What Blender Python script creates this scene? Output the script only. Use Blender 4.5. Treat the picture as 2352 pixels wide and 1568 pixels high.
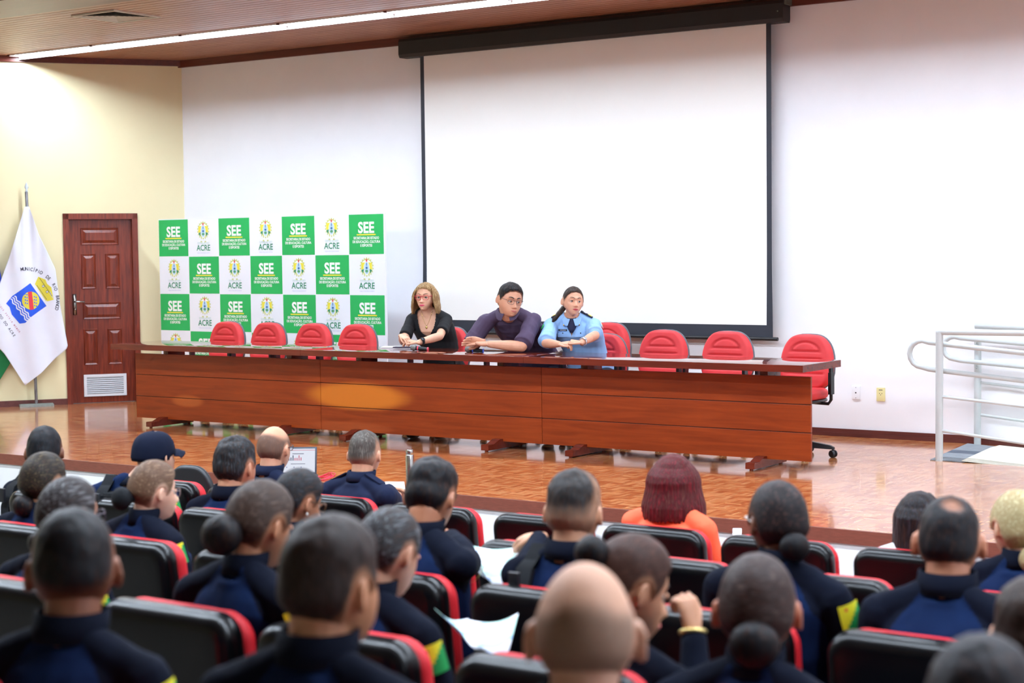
import bpy, bmesh, math, random
import numpy as np
from mathutils import Vector, Matrix, noise
rnd = random.Random(7)
for o in list(bpy.data.objects): bpy.data.objects.remove(o)
SC = bpy.context.scene
COL = SC.collection
# ------------------------------------------------------------------ camera
CAMP = Vector((4.8737, -12.7773, 1.543)); FPX = 3844.4
YAW, PITCH, ROLL = 0.6018, 0.0538, -0.0118
def cam_axes():
    cy, sy = math.cos(YAW), math.sin(YAW)
    fw = Vector((-sy*math.cos(PITCH), cy*math.cos(PITCH), -math.sin(PITCH)))
    r = Vector((cy, sy, 0)); u = r.cross(fw)
    c, s = math.cos(ROLL), math.sin(ROLL)
    return c*r+s*u, -s*r+c*u, fw
CR, CU, CF = cam_axes()
cd = bpy.data.cameras.new('camera'); cam = bpy.data.objects.new('camera', cd); COL.objects.link(cam)
cd.sensor_width = 36; cd.lens = FPX/2352*36; cd.clip_end = 100; cd.clip_start = .05
M = Matrix.Identity(4)
for i, a in enumerate((CR, CU, -CF)):
    for j in range(3): M[j][i] = a[j]
M.translation = CAMP; cam.matrix_world = M
cd.dof.use_dof = True; cd.dof.focus_distance = 12.9; cd.dof.aperture_fstop = 3.0
SC.camera = cam
def at(px, py, Y):            # the point of the plane y = Y seen at a pixel of the photograph
    d = CF+(px-1176)/FPX*CR-(py-784)/FPX*CU
    return CAMP+d*((Y-CAMP.y)/d.y)
def atz(px, py, Z):
    d = CF+(px-1176)/FPX*CR-(py-784)/FPX*CU
    return CAMP+d*((Z-CAMP.z)/d.z)
# ------------------------------------------------------------------ world, exposure
SC.view_settings.view_transform = 'Standard'; SC.view_settings.look = 'None'
SC.view_settings.gamma = 1; SC.view_settings.use_curve_mapping = False
SC.view_settings.exposure = 0.0
W = bpy.data.worlds.new('world'); SC.world = W; W.use_nodes = True
W.node_tree.nodes['Background'].inputs[0].default_value = (.8, .85, 1, 1)
W.node_tree.nodes['Background'].inputs[1].default_value = 0.15
LIGHT = 82.0         # strength of the ceiling strip lamps
# ------------------------------------------------------------------ materials
def s2l(c):
    c = c/255
    return c/12.92 if c <= .04045 else ((c+.055)/1.055)**2.4
def rgb(c): return (s2l(c[0]), s2l(c[1]), s2l(c[2]), 1)
MATS = {}
class NT:
    def __init__(s, m):
        s.nt = m.node_tree; s.b = s.nt.nodes['Principled BSDF']
    def n(s, t, ins=None, **kw):
        k = s.nt.nodes.new(t)
        for a, b in kw.items(): setattr(k, a, b)
        for i, v in (ins or {}).items():
            if isinstance(v, bpy.types.NodeSocket): s.nt.links.new(v, k.inputs[i])
            else: k.inputs[i].default_value = v
        return k
    def math(s, op, a, b=None, c=None):
        d = {0: a}
        if b is not None: d[1] = b
        if c is not None: d[2] = c
        return s.n('ShaderNodeMath', d, operation=op).outputs[0]
    def mix(s, f, a, b, bt='MIX'):
        k = s.nt.nodes.new('ShaderNodeMix'); k.data_type = 'RGBA'; k.blend_type = bt
        for i, v in ((0, f), (6, a), (7, b)):
            if isinstance(v, bpy.types.NodeSocket): s.nt.links.new(v, k.inputs[i])
            else: k.inputs[i].default_value = v
        return k.outputs[2]
    def set(s, name, v):
        i = s.b.inputs[name]
        if isinstance(v, bpy.types.NodeSocket): s.nt.links.new(v, i)
        else: i.default_value = v
    def coord(s, which='Object'): return s.n('ShaderNodeTexCoord').outputs[which]
    def pos(s): return s.n('ShaderNodeNewGeometry').outputs['Position']
    def bump(s, h, st, dist=.002):
        s.set('Normal', s.n('ShaderNodeBump', {'Strength': st, 'Distance': dist, 'Height': h}).outputs[0])
def base_mat(name, col, rough=.5, metal=0, spec=.5, coat=0):
    m = bpy.data.materials.new(name); m.use_nodes = True
    t = NT(m); t.set('Base Color', rgb(col)); t.set('Roughness', rough); t.set('Metallic', metal)
    t.set('Specular IOR Level', spec); t.set('Coat Weight', coat); MATS[name] = m
    return m, t
def pm(name, col, rough=.5, metal=0, spec=.5, var=.08, scale=12, bump=0, bscale=None, coat=0, stretch=(1, 1, 1)):
    """procedural plain material: colour varied by noise, optional fine bump"""
    if name in MATS: return MATS[name]
    m, t = base_mat(name, col, rough, metal, spec, coat)
    mp = t.n('ShaderNodeMapping', {0: t.coord(), 3: stretch}).outputs[0]
    nz = t.n('ShaderNodeTexNoise', {'Vector': mp, 'Scale': scale, 'Detail': 4}).outputs[0]
    a = tuple(max(0, c*(1-var)) for c in rgb(col)[:3])+(1,); b = tuple(min(1, c*(1+var)) for c in rgb(col)[:3])+(1,)
    f = t.n('ShaderNodeMapRange', {0: nz, 1: .3, 2: .7}).outputs[0]
    t.set('Base Color', t.mix(f, a, b))
    if bump:
        n2 = t.n('ShaderNodeTexNoise', {'Vector': mp, 'Scale': bscale or scale*8, 'Detail': 3}).outputs[0]
        t.bump(n2, bump, .003)
    return m
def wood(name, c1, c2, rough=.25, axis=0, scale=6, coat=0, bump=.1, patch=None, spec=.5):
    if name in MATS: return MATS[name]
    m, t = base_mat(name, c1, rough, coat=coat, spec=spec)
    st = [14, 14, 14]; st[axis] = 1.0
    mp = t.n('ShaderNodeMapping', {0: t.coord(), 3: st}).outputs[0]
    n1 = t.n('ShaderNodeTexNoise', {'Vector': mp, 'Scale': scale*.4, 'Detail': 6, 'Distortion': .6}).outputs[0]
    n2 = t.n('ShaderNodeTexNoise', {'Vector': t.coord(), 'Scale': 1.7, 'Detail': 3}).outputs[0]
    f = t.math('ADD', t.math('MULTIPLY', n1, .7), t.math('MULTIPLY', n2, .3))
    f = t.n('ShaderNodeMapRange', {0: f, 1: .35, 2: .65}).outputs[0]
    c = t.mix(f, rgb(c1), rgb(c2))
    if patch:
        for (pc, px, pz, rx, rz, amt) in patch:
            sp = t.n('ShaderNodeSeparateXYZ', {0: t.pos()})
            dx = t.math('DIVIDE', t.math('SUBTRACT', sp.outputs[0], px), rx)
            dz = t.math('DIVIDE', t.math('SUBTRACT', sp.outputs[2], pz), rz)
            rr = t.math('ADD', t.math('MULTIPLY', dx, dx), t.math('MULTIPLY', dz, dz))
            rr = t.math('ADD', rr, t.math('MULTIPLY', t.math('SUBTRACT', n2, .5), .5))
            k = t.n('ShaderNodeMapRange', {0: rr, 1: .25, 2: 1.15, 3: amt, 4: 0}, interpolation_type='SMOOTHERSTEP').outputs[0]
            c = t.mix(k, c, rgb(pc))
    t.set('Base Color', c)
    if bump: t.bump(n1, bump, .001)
    return m
def emis(name, col, st):
    m, t = base_mat(name, (30, 30, 34) if st < 5 else col, .5)
    t.set('Emission Color', rgb(col)); t.set('Emission Strength', st); return m
# ------------------------------------------------------------------ mesh builder
class MB:
    def __init__(s): s.v = []; s.f = []; s.m = []; s.att = None
    def add(s, vs, fs, mi=0):
        o = len(s.v); s.v += [tuple(v) for v in vs]; s.f += [tuple(i+o for i in f) for f in fs]; s.m += [mi]*len(fs)
    def box(s, a, b, mi=0, M=None):
        x0, y0, z0 = a; x1, y1, z1 = b
        vs = [Vector(p) for p in ((x0,y0,z0),(x1,y0,z0),(x1,y1,z0),(x0,y1,z0),(x0,y0,z1),(x1,y0,z1),(x1,y1,z1),(x0,y1,z1))]
        if M: vs = [M@v for v in vs]
        s.add(vs, [(0,3,2,1),(4,5,6,7),(0,1,5,4),(1,2,6,5),(2,3,7,6),(3,0,4,7)], mi)
    def loft(s, rings, mi=0, cap=True, closed=False, M=None):
        """rings: lists of equal numbers of points"""
        if M: rings = [[M@Vector(p) for p in r] for r in rings]
        n = len(rings[0]); vs = [p for r in rings for p in r]; fs = []
        R_ = len(rings)
        for i in range(R_ if closed else R_-1):
            i2 = (i+1) % R_
            for j in range(n):
                k = (j+1) % n
                fs.append((i*n+j, i*n+k, i2*n+k, i2*n+j))
        if cap and not closed:
            fs.append(tuple(range(n-1, -1, -1))); fs.append(tuple((R_-1)*n+j for j in range(n)))
        s.add(vs, fs, mi)
    def tube(s, pts, rad, n=10, mi=0, cap=True, closed=False, round_ends=False):
        pts = [Vector(p) for p in pts]
        if not hasattr(rad, '__len__'): rad = [rad]*len(pts)
        if round_ends:
            d0 = (pts[0]-pts[1]).normalized(); d1 = (pts[-1]-pts[-2]).normalized()
            a, b = rad[0], rad[-1]
            pts = [pts[0]+d0*a*.95, pts[0]+d0*a*.7]+pts+[pts[-1]+d1*b*.7, pts[-1]+d1*b*.95]
            rad = [a*.25, a*.72]+list(rad)+[b*.72, b*.25]
        rings = []; prev = None
        for i, p in enumerate(pts):
            if closed: t = (pts[(i+1) % len(pts)]-pts[i-1]).normalized()
            else: t = (pts[min(i+1, len(pts)-1)]-pts[max(i-1, 0)]).normalized()
            if prev is None:
                u = t.orthogonal().normalized()
            else:
                u = (prev-t*prev.dot(t))
                u = u.normalized() if u.length > 1e-6 else t.orthogonal().normalized()
            prev = u; w = t.cross(u)
            rings.append([p+(u*math.cos(a)+w*math.sin(a))*rad[i] for a in [2*math.pi*k/n for k in range(n)]])
        s.loft(rings, mi, cap, closed)
    def cone(s, p0, r0, p1, r1, n=14, mi=0):
        """capsule with two radii"""
        p0, p1 = Vector(p0), Vector(p1); t = (p1-p0); L = t.length; t = t/L if L > 1e-6 else Vector((0,0,1))
        pts = []; rad = []
        for a in (-85, -60, -30): pts.append(p0+t*(r0*math.sin(math.radians(a)))); rad.append(r0*math.cos(math.radians(a)))
        pts += [p0, p1]; rad += [r0, r1]
        for a in (30, 60, 85): pts.append(p1+t*(r1*math.sin(math.radians(a)))); rad.append(r1*math.cos(math.radians(a)))
        u = t.orthogonal().normalized(); w = t.cross(u)
        s.loft([[p+(u*math.cos(a)+w*math.sin(a))*r for a in [2*math.pi*k/n for k in range(n)]] for p, r in zip(pts, rad)], mi)
    def ell(s, c, r, M=None, n=16, m=10, mi=0):
        c = Vector(c); rings = []
        for i in range(m+1):
            a = -math.pi/2+math.pi*(i+.02 if i == 0 else i-.02 if i == m else i)/m
            ring = []
            for k in range(n):
                b = 2*math.pi*k/n
                p = Vector((r[0]*math.cos(a)*math.cos(b), r[1]*math.cos(a)*math.sin(b), r[2]*math.sin(a)))
                ring.append(c+(M@p if M else p))
            rings.append(ring)
        s.loft(rings, mi)
    def lathe(s, prof, c=(0,0,0), n=24, mi=0, M=None):
        c = Vector(c); rings = []
        for r, z in prof:
            ring = []
            for k in range(n):
                p = Vector((max(r, 1e-4)*math.cos(2*math.pi*k/n), max(r, 1e-4)*math.sin(2*math.pi*k/n), z))
                ring.append(c+(M@p if M else p))
            rings.append(ring)
        s.loft(rings, mi)
    def slab(s, outline, thick, edge, M=None, mi=0, segs=4, bulge=0):
        """rounded cushion: outline (x,z) points ccw, thickness along y centred, edge radius"""
        n = len(outline); P = [Vector((a, 0, b)) for a, b in outline]
        cen = sum(P, Vector())/n
        nor = []
        for i in range(n):
            t = (P[(i+1) % n]-P[i-1]).normalized(); nor.append(Vector((t.z, 0, -t.x)))
        rings = []
        h = thick/2
        def ring(ins, y): return [P[i]-nor[i]*ins+Vector((0, y, 0)) for i in range(n)]
        for k in range(segs+1):
            a = math.pi/2*k/segs
            rings.append(ring(edge*(1-math.sin(a)), -h+edge*(1-math.cos(a)) if False else -h+edge*(1-math.cos(math.pi/2*(k/segs)))*1.0))
        rings = [ring(edge*(1-math.sin(math.pi/2*k/segs)), -h+edge-edge*math.cos(math.pi/2*k/segs)) for k in range(segs+1)]
        rings += [ring(edge*(1-math.sin(math.pi/2*k/segs)), h-edge+edge*math.cos(math.pi/2*k/segs)) for k in range(segs, -1, -1)]
        # inner fill rings toward the centre
        def inner(y, f, b): return [cen+(P[i]-nor[i]*edge-cen)*f+Vector((0, y+b, 0)) for i in range(n)]
        front = [inner(-h, f, -bulge*(1-f*f)) for f in (.05, .3, .55, .8)]
        back = [inner(h, f, bulge*(1-f*f)) for f in (.8, .55, .3, .05)]
        s.loft(front+rings+back, mi, True, False, M)
    def build(s, name, mat, parent=None, smooth=True, bevel=0, loc=None, auto=None):
        me = bpy.data.meshes.new(name); me.from_pydata(s.v, [], s.f)
        mats = mat if isinstance(mat, (list, tuple)) else [mat]
        for m in mats: me.materials.append(m)
        me.polygons.foreach_set('material_index', s.m)
        bm = bmesh.new(); bm.from_mesh(me); bmesh.ops.recalc_face_normals(bm, faces=bm.faces)
        if bevel:
            es = [e for e in bm.edges if len(e.link_faces) == 2 and e.calc_face_angle(0) > .6]
            bmesh.ops.bevel(bm, geom=es, offset=bevel, segments=2, affect='EDGES', profile=.6)
        bm.to_mesh(me); bm.free()
        if smooth:
            me.polygons.foreach_set('use_smooth', [True]*len(me.polygons))
            if bevel or auto: me.set_sharp_from_angle(angle=auto or .7)
        else: me.polygons.foreach_set('use_smooth', [False]*len(me.polygons))
        o = bpy.data.objects.new(name, me); COL.objects.link(o)
        if parent: o.parent = parent
        if loc: o.location = loc
        return o
def tag(o, label=None, cat=None, group=None, kind=None):
    if label: o['label'] = label
    if cat: o['category'] = cat
    if group: o['group'] = group
    if kind: o['kind'] = kind
    return o
def thing(name, label, cat, loc=(0,0,0), group=None, rz=0):
    o = bpy.data.objects.new(name, None); COL.objects.link(o); o.location = loc; o.rotation_euler = (0,0,rz)
    o.empty_display_size = .1
    return tag(o, label, cat, group)
def struct(o): o['kind'] = 'structure'; return o
def copy_tree(o, parent=None, kids=None):
    c = o.copy(); COL.objects.link(c)
    if parent: c.parent = parent
    for ch in list(o.children): copy_tree(ch, c)
    return c
def text_polys(txt, size, bold=0, align='CENTER', spacing=1.0, shear=0):
    cu = bpy.data.curves.new('t', 'FONT'); cu.body = txt; cu.size = size; cu.align_x = align; cu.offset = bold
    cu.space_character = spacing; cu.shear = shear; cu.resolution_u = 3
    ob = bpy.data.objects.new('t', cu); COL.objects.link(ob)
    dg = bpy.context.evaluated_depsgraph_get(); dg.update()
    me = bpy.data.meshes.new_from_object(ob.evaluated_get(dg))
    vs = [tuple(v.co) for v in me.vertices]; fs = [tuple(p.vertices) for p in me.polygons]
    bpy.data.objects.remove(ob); bpy.data.curves.remove(cu); bpy.data.meshes.remove(me)
    return vs, fs
def smoothstep(a, b, x):
    t = max(0, min(1, (x-a)/(b-a))); return t*t*(3-2*t)
# ================================================================== the setting
H = 3.60
XC = -8.114
WD = Vector((-.577, -.8165, 0)).normalized()       # along the cream wall, towards the hall
WN = Vector((.8165, -.577, 0)).normalized()        # out of the cream wall into the room
def wl(s, n, z): return Vector((XC, 0, 0))+WD*s+WN*n+Vector((0, 0, z))
WM = Matrix((( -WD.x, -WN.x, 0, XC), (-WD.y, -WN.y, 0, 0), (0, 0, 1, 0), (0, 0, 0, 1)))   # local x runs right along the wall, y into it
m_white = pm('white_wall_paint', (244, 245, 248), .55, var=.015, scale=3, bump=.03, bscale=60)
m_cream = pm('cream_wall_paint', (238, 226, 182), .5, var=.015, scale=3, bump=.03, bscale=60)
m_dark = wood('dark_red_wood', (84, 34, 24), (108, 46, 32), .35, 0)
m_darkv = wood('door_wood', (92, 30, 16), (140, 56, 32), .3, 2, scale=10)
m_riser = pm('white_riser_paint', (232, 232, 232), .6, var=.02, scale=2)
def parquet():
    m, t = base_mat('parquet', (170, 100, 55), .13)
    sp = t.n('ShaderNodeSeparateXYZ', {0: t.pos()})
    C_ = .105; x, y = sp.outputs[0], sp.outputs[1]
    cx, cy = t.math('FLOOR', t.math('DIVIDE', x, C_)), t.math('FLOOR', t.math('DIVIDE', y, C_))
    par = t.math('FLOORED_MODULO', t.math('ADD', cx, cy), 2)
    c = t.math('ADD', t.math('MULTIPLY', x, par), t.math('MULTIPLY', y, t.math('SUBTRACT', 1, par)))
    q = t.math('DIVIDE', c, C_/6); st = t.math('FLOOR', q)
    wn = t.n('ShaderNodeTexWhiteNoise', {0: t.n('ShaderNodeCombineXYZ', {0: cx, 1: cy, 2: st}).outputs[0]}, noise_dimensions='3D').outputs[0]
    wc = t.n('ShaderNodeTexWhiteNoise', {0: t.n('ShaderNodeCombineXYZ', {0: cx, 1: cy, 2: 3.3}).outputs[0]}, noise_dimensions='3D').outputs[0]
    r = t.n('ShaderNodeValToRGB', {0: t.math('ADD', t.math('MULTIPLY', wn, .85), t.math('MULTIPLY', wc, .15))})
    e = r.color_ramp.elements
    e[0].position = .0; e[0].color = rgb((152, 80, 42)); e[1].position = 1; e[1].color = rgb((218, 156, 104))
    for p, k in ((.3, (172, 92, 48)), (.6, (204, 130, 76))):
        a = e.new(p); a.color = rgb(k)
    fr = t.math('FRACT', q); g = t.math('LESS_THAN', fr, .05)
    col = t.mix(t.math('MULTIPLY', g, .35), r.outputs[0], rgb((90, 45, 25)))
    t.set('Base Color', col); t.set('Coat Weight', .5); t.set('Coat Roughness', .08)
    nz = t.n('ShaderNodeTexNoise', {'Vector': t.pos(), 'Scale': 9, 'Detail': 3}).outputs[0]
    t.set('Roughness', t.n('ShaderNodeMapRange', {0: nz, 3: .12, 4: .24}).outputs[0])
    t.bump(t.math('ADD', t.math('MULTIPLY', wn, .3), nz), .12, .002)
    return m
m_parq = parquet()
YE = -4.25
# stage floor with the cut-out for the ramp
fl = MB()
fl.box((-14, YE, -.06), (.70, .1, 0)); fl.box((.70, YE, -.06), (8, -1.17, 0))
struct(fl.build('floor', m_parq, smooth=False))
nose = MB(); nose.box((-14, YE-.02, -.075), (8, YE, .003))
struct(nose.build('trim_1', pm('nosing_wood', (122, 66, 52), .4, var=.15, scale=20, stretch=(1, 8, 8)), smooth=False))
ris = MB(); ris.box((-14, YE-.005, -.64), (8, YE+.05, -.06))
struct(ris.build('wall_stage_front', m_riser, smooth=False))
# hall floor: a gentle rake rising away from the stage
m_hall = pm('hall_floor_vinyl', (120, 116, 110), .4, var=.06, scale=5)
def hall_z(y): return -.63 if y > -5.2 else -.63+(-5.2-y)*.0825
hf = MB()
ys = [YE+.05, -5.2, -17]
hf.loft([[(-14, y, hall_z(y)), (8, y, hall_z(y)), (8, y, hall_z(y)-.05), (-14, y, hall_z(y)-.05)] for y in ys])
struct(hf.build('floor_hall', m_hall, smooth=False)); 
wb = MB(); wb.box((XC-.2, 0, -.7), (8, .15, H+.05)); struct(wb.build('wall_back', m_white, smooth=False))
# cream wall set at an angle, with the door opening left out
DS0, DS1 = .545, 1.215       # clear opening along the wall
wc_ = MB()
for a, b, z0, z1 in ((-.05, DS0, -.7, H+.05), (DS1, 3.6, -.7, H+.05), (DS0, DS1, 1.955, H+.05)):
    wc_.box((-b, 0, z0), (-a, .15, z1), M=WM)
struct(wc_.build('wall_left', m_cream, smooth=False))
e1 = wl(3.6, 0, 0)
wl2 = MB(); wl2.box((e1.x-.15, -17, -.7), (e1.x, e1.y+.05, H+.05)); struct(wl2.build('wall_left_hall', m_cream, smooth=False))
wr = MB(); wr.box((8, -17, -.7), (8.15, .15, H+.05)); struct(wr.build('wall_right', m_white, smooth=False))
wk = MB(); wk.box((-14, -17.15, -.7), (8.15, -17, H+.05)); struct(wk.build('wall_hall_end', m_cream, smooth=False))
# ceiling of slats
m_ceil = wood('ceiling_slat_wood', (142, 88, 64), (176, 122, 94), .36, 0, scale=5)
m_ceilg = pm('ceiling_gap_paint', (30, 16, 12), .8)
cl = MB(); y = 0.05
while y > -17:
    cl.box((-14, y-.0805, H), (8.1, y, H+.018), 0)
    cl.box((-14, y-.09, H+.006), (8.1, y-.0805, H+.03), 1); y -= .09
cl.box((-14, -17, H+.03), (8.1, .1, H+.06), 1)
struct(cl.build('ceiling', [m_ceil, m_ceilg], smooth=False))
tr = MB(); tr.box((XC-.1, -.03, H-.075), (8, 0, H)); struct(tr.build('trim_2', m_dark, smooth=False))
tr = MB(); tr.box((-3.6, -.03, H-.06), (0, 0, H), M=WM); struct(tr.build('trim_3', m_dark, smooth=False))
bm_ = MB(); bm_.box((-14, -3.95, H-.012), (8, -3.30, H-.001)); struct(bm_.build('trim_4', m_dark, smooth=False))
m_base = wood('skirting_wood', (88, 44, 40), (108, 56, 50), .35, 0)
bb = MB(); bb.box((XC, -.014, 0), (.60, 0, .062)); bb.box((XC, -.02, 0), (.60, 0, .03)); struct(bb.build('baseboard_back', m_base, smooth=False))
bb = MB(); bb.loft([[(x, -.014, z), (x, 0, z), (x, 0, z-.12), (x, -.014, z-.12)] for x, z in ((.60, .05), (.8, .02), (4.5, -.33))]); struct(bb.build('baseboard_ramp', m_base, smooth=False))
bb = MB(); bb.box((-3.6, -.014, 0), (-1.245, 0, .062), M=WM); struct(bb.build('baseboard_left', m_base, smooth=False))
# ramp: mat and pale landing board
rp = MB(); rp.loft([[(x, -1.17, z), (x, 0, z), (x, 0, z-.06), (x, -1.17, z-.06)] for x, z in ((.70, -.004), (.80, -.01), (4.5, -.42))])
struct(rp.build('floor_ramp', pm('ramp_board', (216, 212, 190), .5, var=.04, scale=6), smooth=False))
# ------------------------------------------------------------------ lamps
m_lamp = emis('lamp_diffuser', (224, 239, 255), LIGHT)
m_refl = pm('lamp_reflector_paint', (235, 235, 235), .4, var=.02)
m_brk = pm('lamp_bracket', (92, 44, 36), .5)
def strip(x0, y, label, group, w=.12, lip=.04, strength=None):
    t = thing('strip_light', label, 'ceiling light', (x0+.6, y, H), group)
    d = MB(); d.box((-.59, -w/2, -.004), (.59, w/2, .0)); d.build('diffuser', m_lamp, t, False)
    r = MB(); r.box((-.607, w/2, -lip), (.607, w/2+.008, .015)); r.box((-.607, -w/2-.008, -.012), (.607, -w/2, .015))
    r.build('reflector', m_refl, t, False)
    b = MB(); b.box((-.625, -w/2-.012, -.016), (-.59, w/2+.004, 0)); b.build('end_bracket', m_brk, t, False)
    return t
names = ['over the dark wooden door', 'second tube from the left corner', 'third tube from the left corner', 'fourth tube from the left corner', 'beside the left end of the projector screen housing', 'where the strip leaves the top of the frame']
n = 0
for i in range(13):
    x0 = -9.03+i*1.225
    t = strip(x0, -1.44, 'white ceiling strip lamp '+(names[i] if i < 6 else 'further right along the stage, beyond the frame'), 'strip lamps in one line over the stage')
for r_, yy in enumerate((-6.0, -9.0)):
    for i in range(10):
        strip(-7.6+i*1.5, yy, 'white ceiling strip lamp over the seated audience', 'strip lamps above the audience', w=.26, lip=.012)
# air vent
v = at(0,0,-1); vt = thing('ceiling_vent', 'square white air diffuser set in the slatted wooden ceiling', 'vent', (-6.1, -2.74, H))
fr = MB(); S = .265
for a, b in (((-S, -S), (S, -S+.02)), ((-S, S-.02), (S, S)), ((-S, -S+.02), (-S+.02, S-.02)), ((S-.02, -S+.02), (S, S-.02))): fr.box((a[0], a[1], -.014), (b[0], b[1], .0))
m_vent = pm('vent_metal', (206, 200, 180), .45, var=.03)
fr.build('frame', m_vent, vt, False)
lo = MB()
for k in range(7):
    q = S-.03-k*.033
    lo.loft([[( -q, -q, -.012+.001*k), (q, -q, -.012+.001*k), (q, q, -.012+.001*k), (-q, q, -.012+.001*k)], [(-q+.02, -q+.02, -.003), (q-.02, -q+.02, -.003), (q-.02, q-.02, -.003), (-q+.02, q-.02, -.003)]], cap=False)
lo.build('louvre', pm('vent_louvre', (190, 186, 172), .5), vt, False)
bk = MB(); bk.box((-S+.02, -S+.02, -.0025), (S-.02, S-.02, -.0005)); bk.build('backing', pm('vent_dark', (60, 56, 50), .7), vt, False)
# ------------------------------------------------------------------ door
fx = lambda s: -s
df = MB()
for a, b, z0, z1 in ((-1.262, -1.205, 0, 1.985), (-.555, -.498, 0, 1.985), (-1.262, -.498, 1.93, 1.99)):
    df.box((a, -.02, z0), (b, .12, z1), M=WM)
d1 = struct(df.build('door_1', m_darkv, smooth=False)); d1['label'] = 'dark red wooden panelled door in a matching frame'
dl = MB(); X0, X1 = -1.205, -.555; dl.box((X0, .055, .005), (X1, .085, 1.93), M=WM)
leaf = dl.build('door_leaf', m_darkv, d1, smooth=False)
def raised(mb, x0, x1, z0, z1):
    # moulding groove round a raised field
    for i, (a, y) in enumerate(((0, .053), (.012, .062))): pass
    mb.loft([[(x0, .0549, z0), (x1, .0549, z0), (x1, .0549, z1), (x0, .0549, z1)], [(x0+.006, .044, z0+.006), (x1-.006, .044, z0+.006), (x1-.006, .044, z1-.006), (x0+.006, .044, z1-.006)],
             [(x0+.02, .0535, z0+.02), (x1-.02, .0535, z0+.02), (x1-.02, .0535, z1-.02), (x0+.02, .0535, z1-.02)], [(x0+.024, .0535, z0+.024), (x1-.024, .0535, z0+.024), (x1-.024, .0535, z1-.024), (x0+.024, .0535, z1-.024)],
             [(x0+.05, .040, z0+.05), (x1-.05, .040, z0+.05), (x1-.05, .040, z1-.05), (x0+.05, .040, z1-.05)]], M=WM)
L = X1-X0
for a, b, z0, z1 in ((.19, .79, 1.66, 1.84), (.19, .42, 1.20, 1.57), (.57, .80, 1.20, 1.57), (.20, .80, .88, 1.06), (.20, .42, .40, .78), (.58, .81, .40, .78)):
    q = MB(); raised(q, X0+a*L, X0+b*L, z0, z1); q.build('door_panel', m_darkv, leaf, smooth=False)
m_metal = pm('brushed_metal', (170, 168, 165), .25, 1, var=.1, scale=40)
hd = MB(); hd.box((-1.178, .046, .93), (-1.138, .055, 1.15), M=WM)
hd.tube([WM@Vector(p) for p in ((-1.158, .05, 1.07), (-1.158, .01, 1.07), (-1.145, .0, 1.07), (-1.06, .0, 1.068))], .009, 10)
hd.tube([WM@Vector(p) for p in ((-1.158, .05, .99), (-1.158, .035, .99))], .012, 10)
hd.build('door_handle', m_metal, leaf)
vg = MB(); vx0, vx1, vz0, vz1 = -1.085, -.645, .07, .30
m_vw = pm('white_grille_plastic', (222, 224, 228), .45, var=.02)
for a, b, z0, z1 in ((vx0, vx1, vz0, vz0+.025), (vx0, vx1, vz1-.025, vz1), (vx0, vx0+.03, vz0+.025, vz1-.025), (vx1-.03, vx1, vz0+.025, vz1-.025)): vg.box((a, .035, z0), (b, .055, z1), M=WM)
for k in range(9):
    z = vz0+.03+k*.0205
    vg.loft([[(x, .038, z+.002), (x, .053, z+.014), (x, .053, z+.017), (x, .038, z+.006)] for x in (vx0+.03, vx1-.03)], M=WM)
vg.build('door_grille', m_vw, leaf, smooth=False)
vb = MB(); vb.box((vx0+.03, .0535, vz0+.02), (vx1-.03, .0546, vz1-.02), M=WM); vb.build('grille_backing', pm('grille_dark', (70, 66, 62), .7), leaf, smooth=False)
# ------------------------------------------------------------------ sockets
m_ow = pm('white_plastic', (238, 238, 240), .35, var=.01); m_oc = pm('cream_plastic', (234, 222, 160), .35, var=.02); m_hole = pm('socket_hole', (40, 36, 34), .5)
def outlet(x, z, m, lab, kind):
    t = thing('wall_socket', lab, 'wall socket', (x, 0, z))
    p = MB(); p.box((-.036, -.011, -.055), (.036, 0, .055)); p.build('cover_plate', m, t, bevel=.003)
    h = MB()
    if kind == 0:
        h.lathe([(.0, 0), (.006, 0), (.006, .002), (.0, .002)], (0, -.0105, 0), 12, M=Matrix.Rotation(math.pi/2, 3, 'X'))
        for dz in (-.042, .042): h.lathe([(0, 0), (.003, 0), (.003, .002), (0, .002)], (0, -.0105, dz), 8, M=Matrix.Rotation(math.pi/2, 3, 'X'))
    else:
        for dx, dz in ((-.010, .008), (.010, .008), (0, -.003)): h.lathe([(0, 0), (.0032, 0), (.0032, .002), (0, .002)], (dx, -.0105, dz), 8, M=Matrix.Rotation(math.pi/2, 3, 'X'))
        h.box((-.016, -.0115, .033), (.016, -.0108, .038))
    h.build('socket_holes', m_hole, t, False)
    return t
outlet(-.508, .362, m_ow, 'white wall plate with a single small jack, left of the cream socket', 0)
outlet(-.295, .356, m_oc, 'cream wall socket with three pin holes low on the white wall', 1)
# ------------------------------------------------------------------ projector screen
ps = thing('projector_screen', 'large white projector screen with black border hanging on the white wall', 'projector screen', (-3.07, 0, 3.4))
bx, bz = -3.07, 3.4
m_blk = pm('black_metal', (24, 22, 24), .45, var=.1); m_bfab = pm('black_screen_border', (44, 48, 58), .6, var=.1, scale=4); m_scr = pm('screen_fabric', (246, 245, 240), .7, var=.008, scale=2)
q = MB()
prof = [(-.16, .02), (-.145, -.01), (-.03, -.01), (-.02, .02), (-.02, .165), (-.15, .165), (-.16, .14)]
q.loft([[(x, a, b) for a, b in prof] for x in (-5.062-bx, -1.075-bx)]); q.build('housing', m_blk, ps, smooth=False)
q = MB(); q.box((-1.10-bx, -.135, .13), (-1.055-bx, -.03, .175)); q.tube([(-1.12-bx, -.165, .075), (-1.12-bx, -.158, .075)], .007, 8); q.build('bracket', pm('bracket_metal', (120, 128, 118), .5, .6), ps, smooth=False)
def scx(side, z):
    # border outer edge, flaring near the foot
    t = smoothstep(1.5, .8, z)
    return (-4.845-.012*t if side < 0 else -1.208+.012*t)
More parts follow.
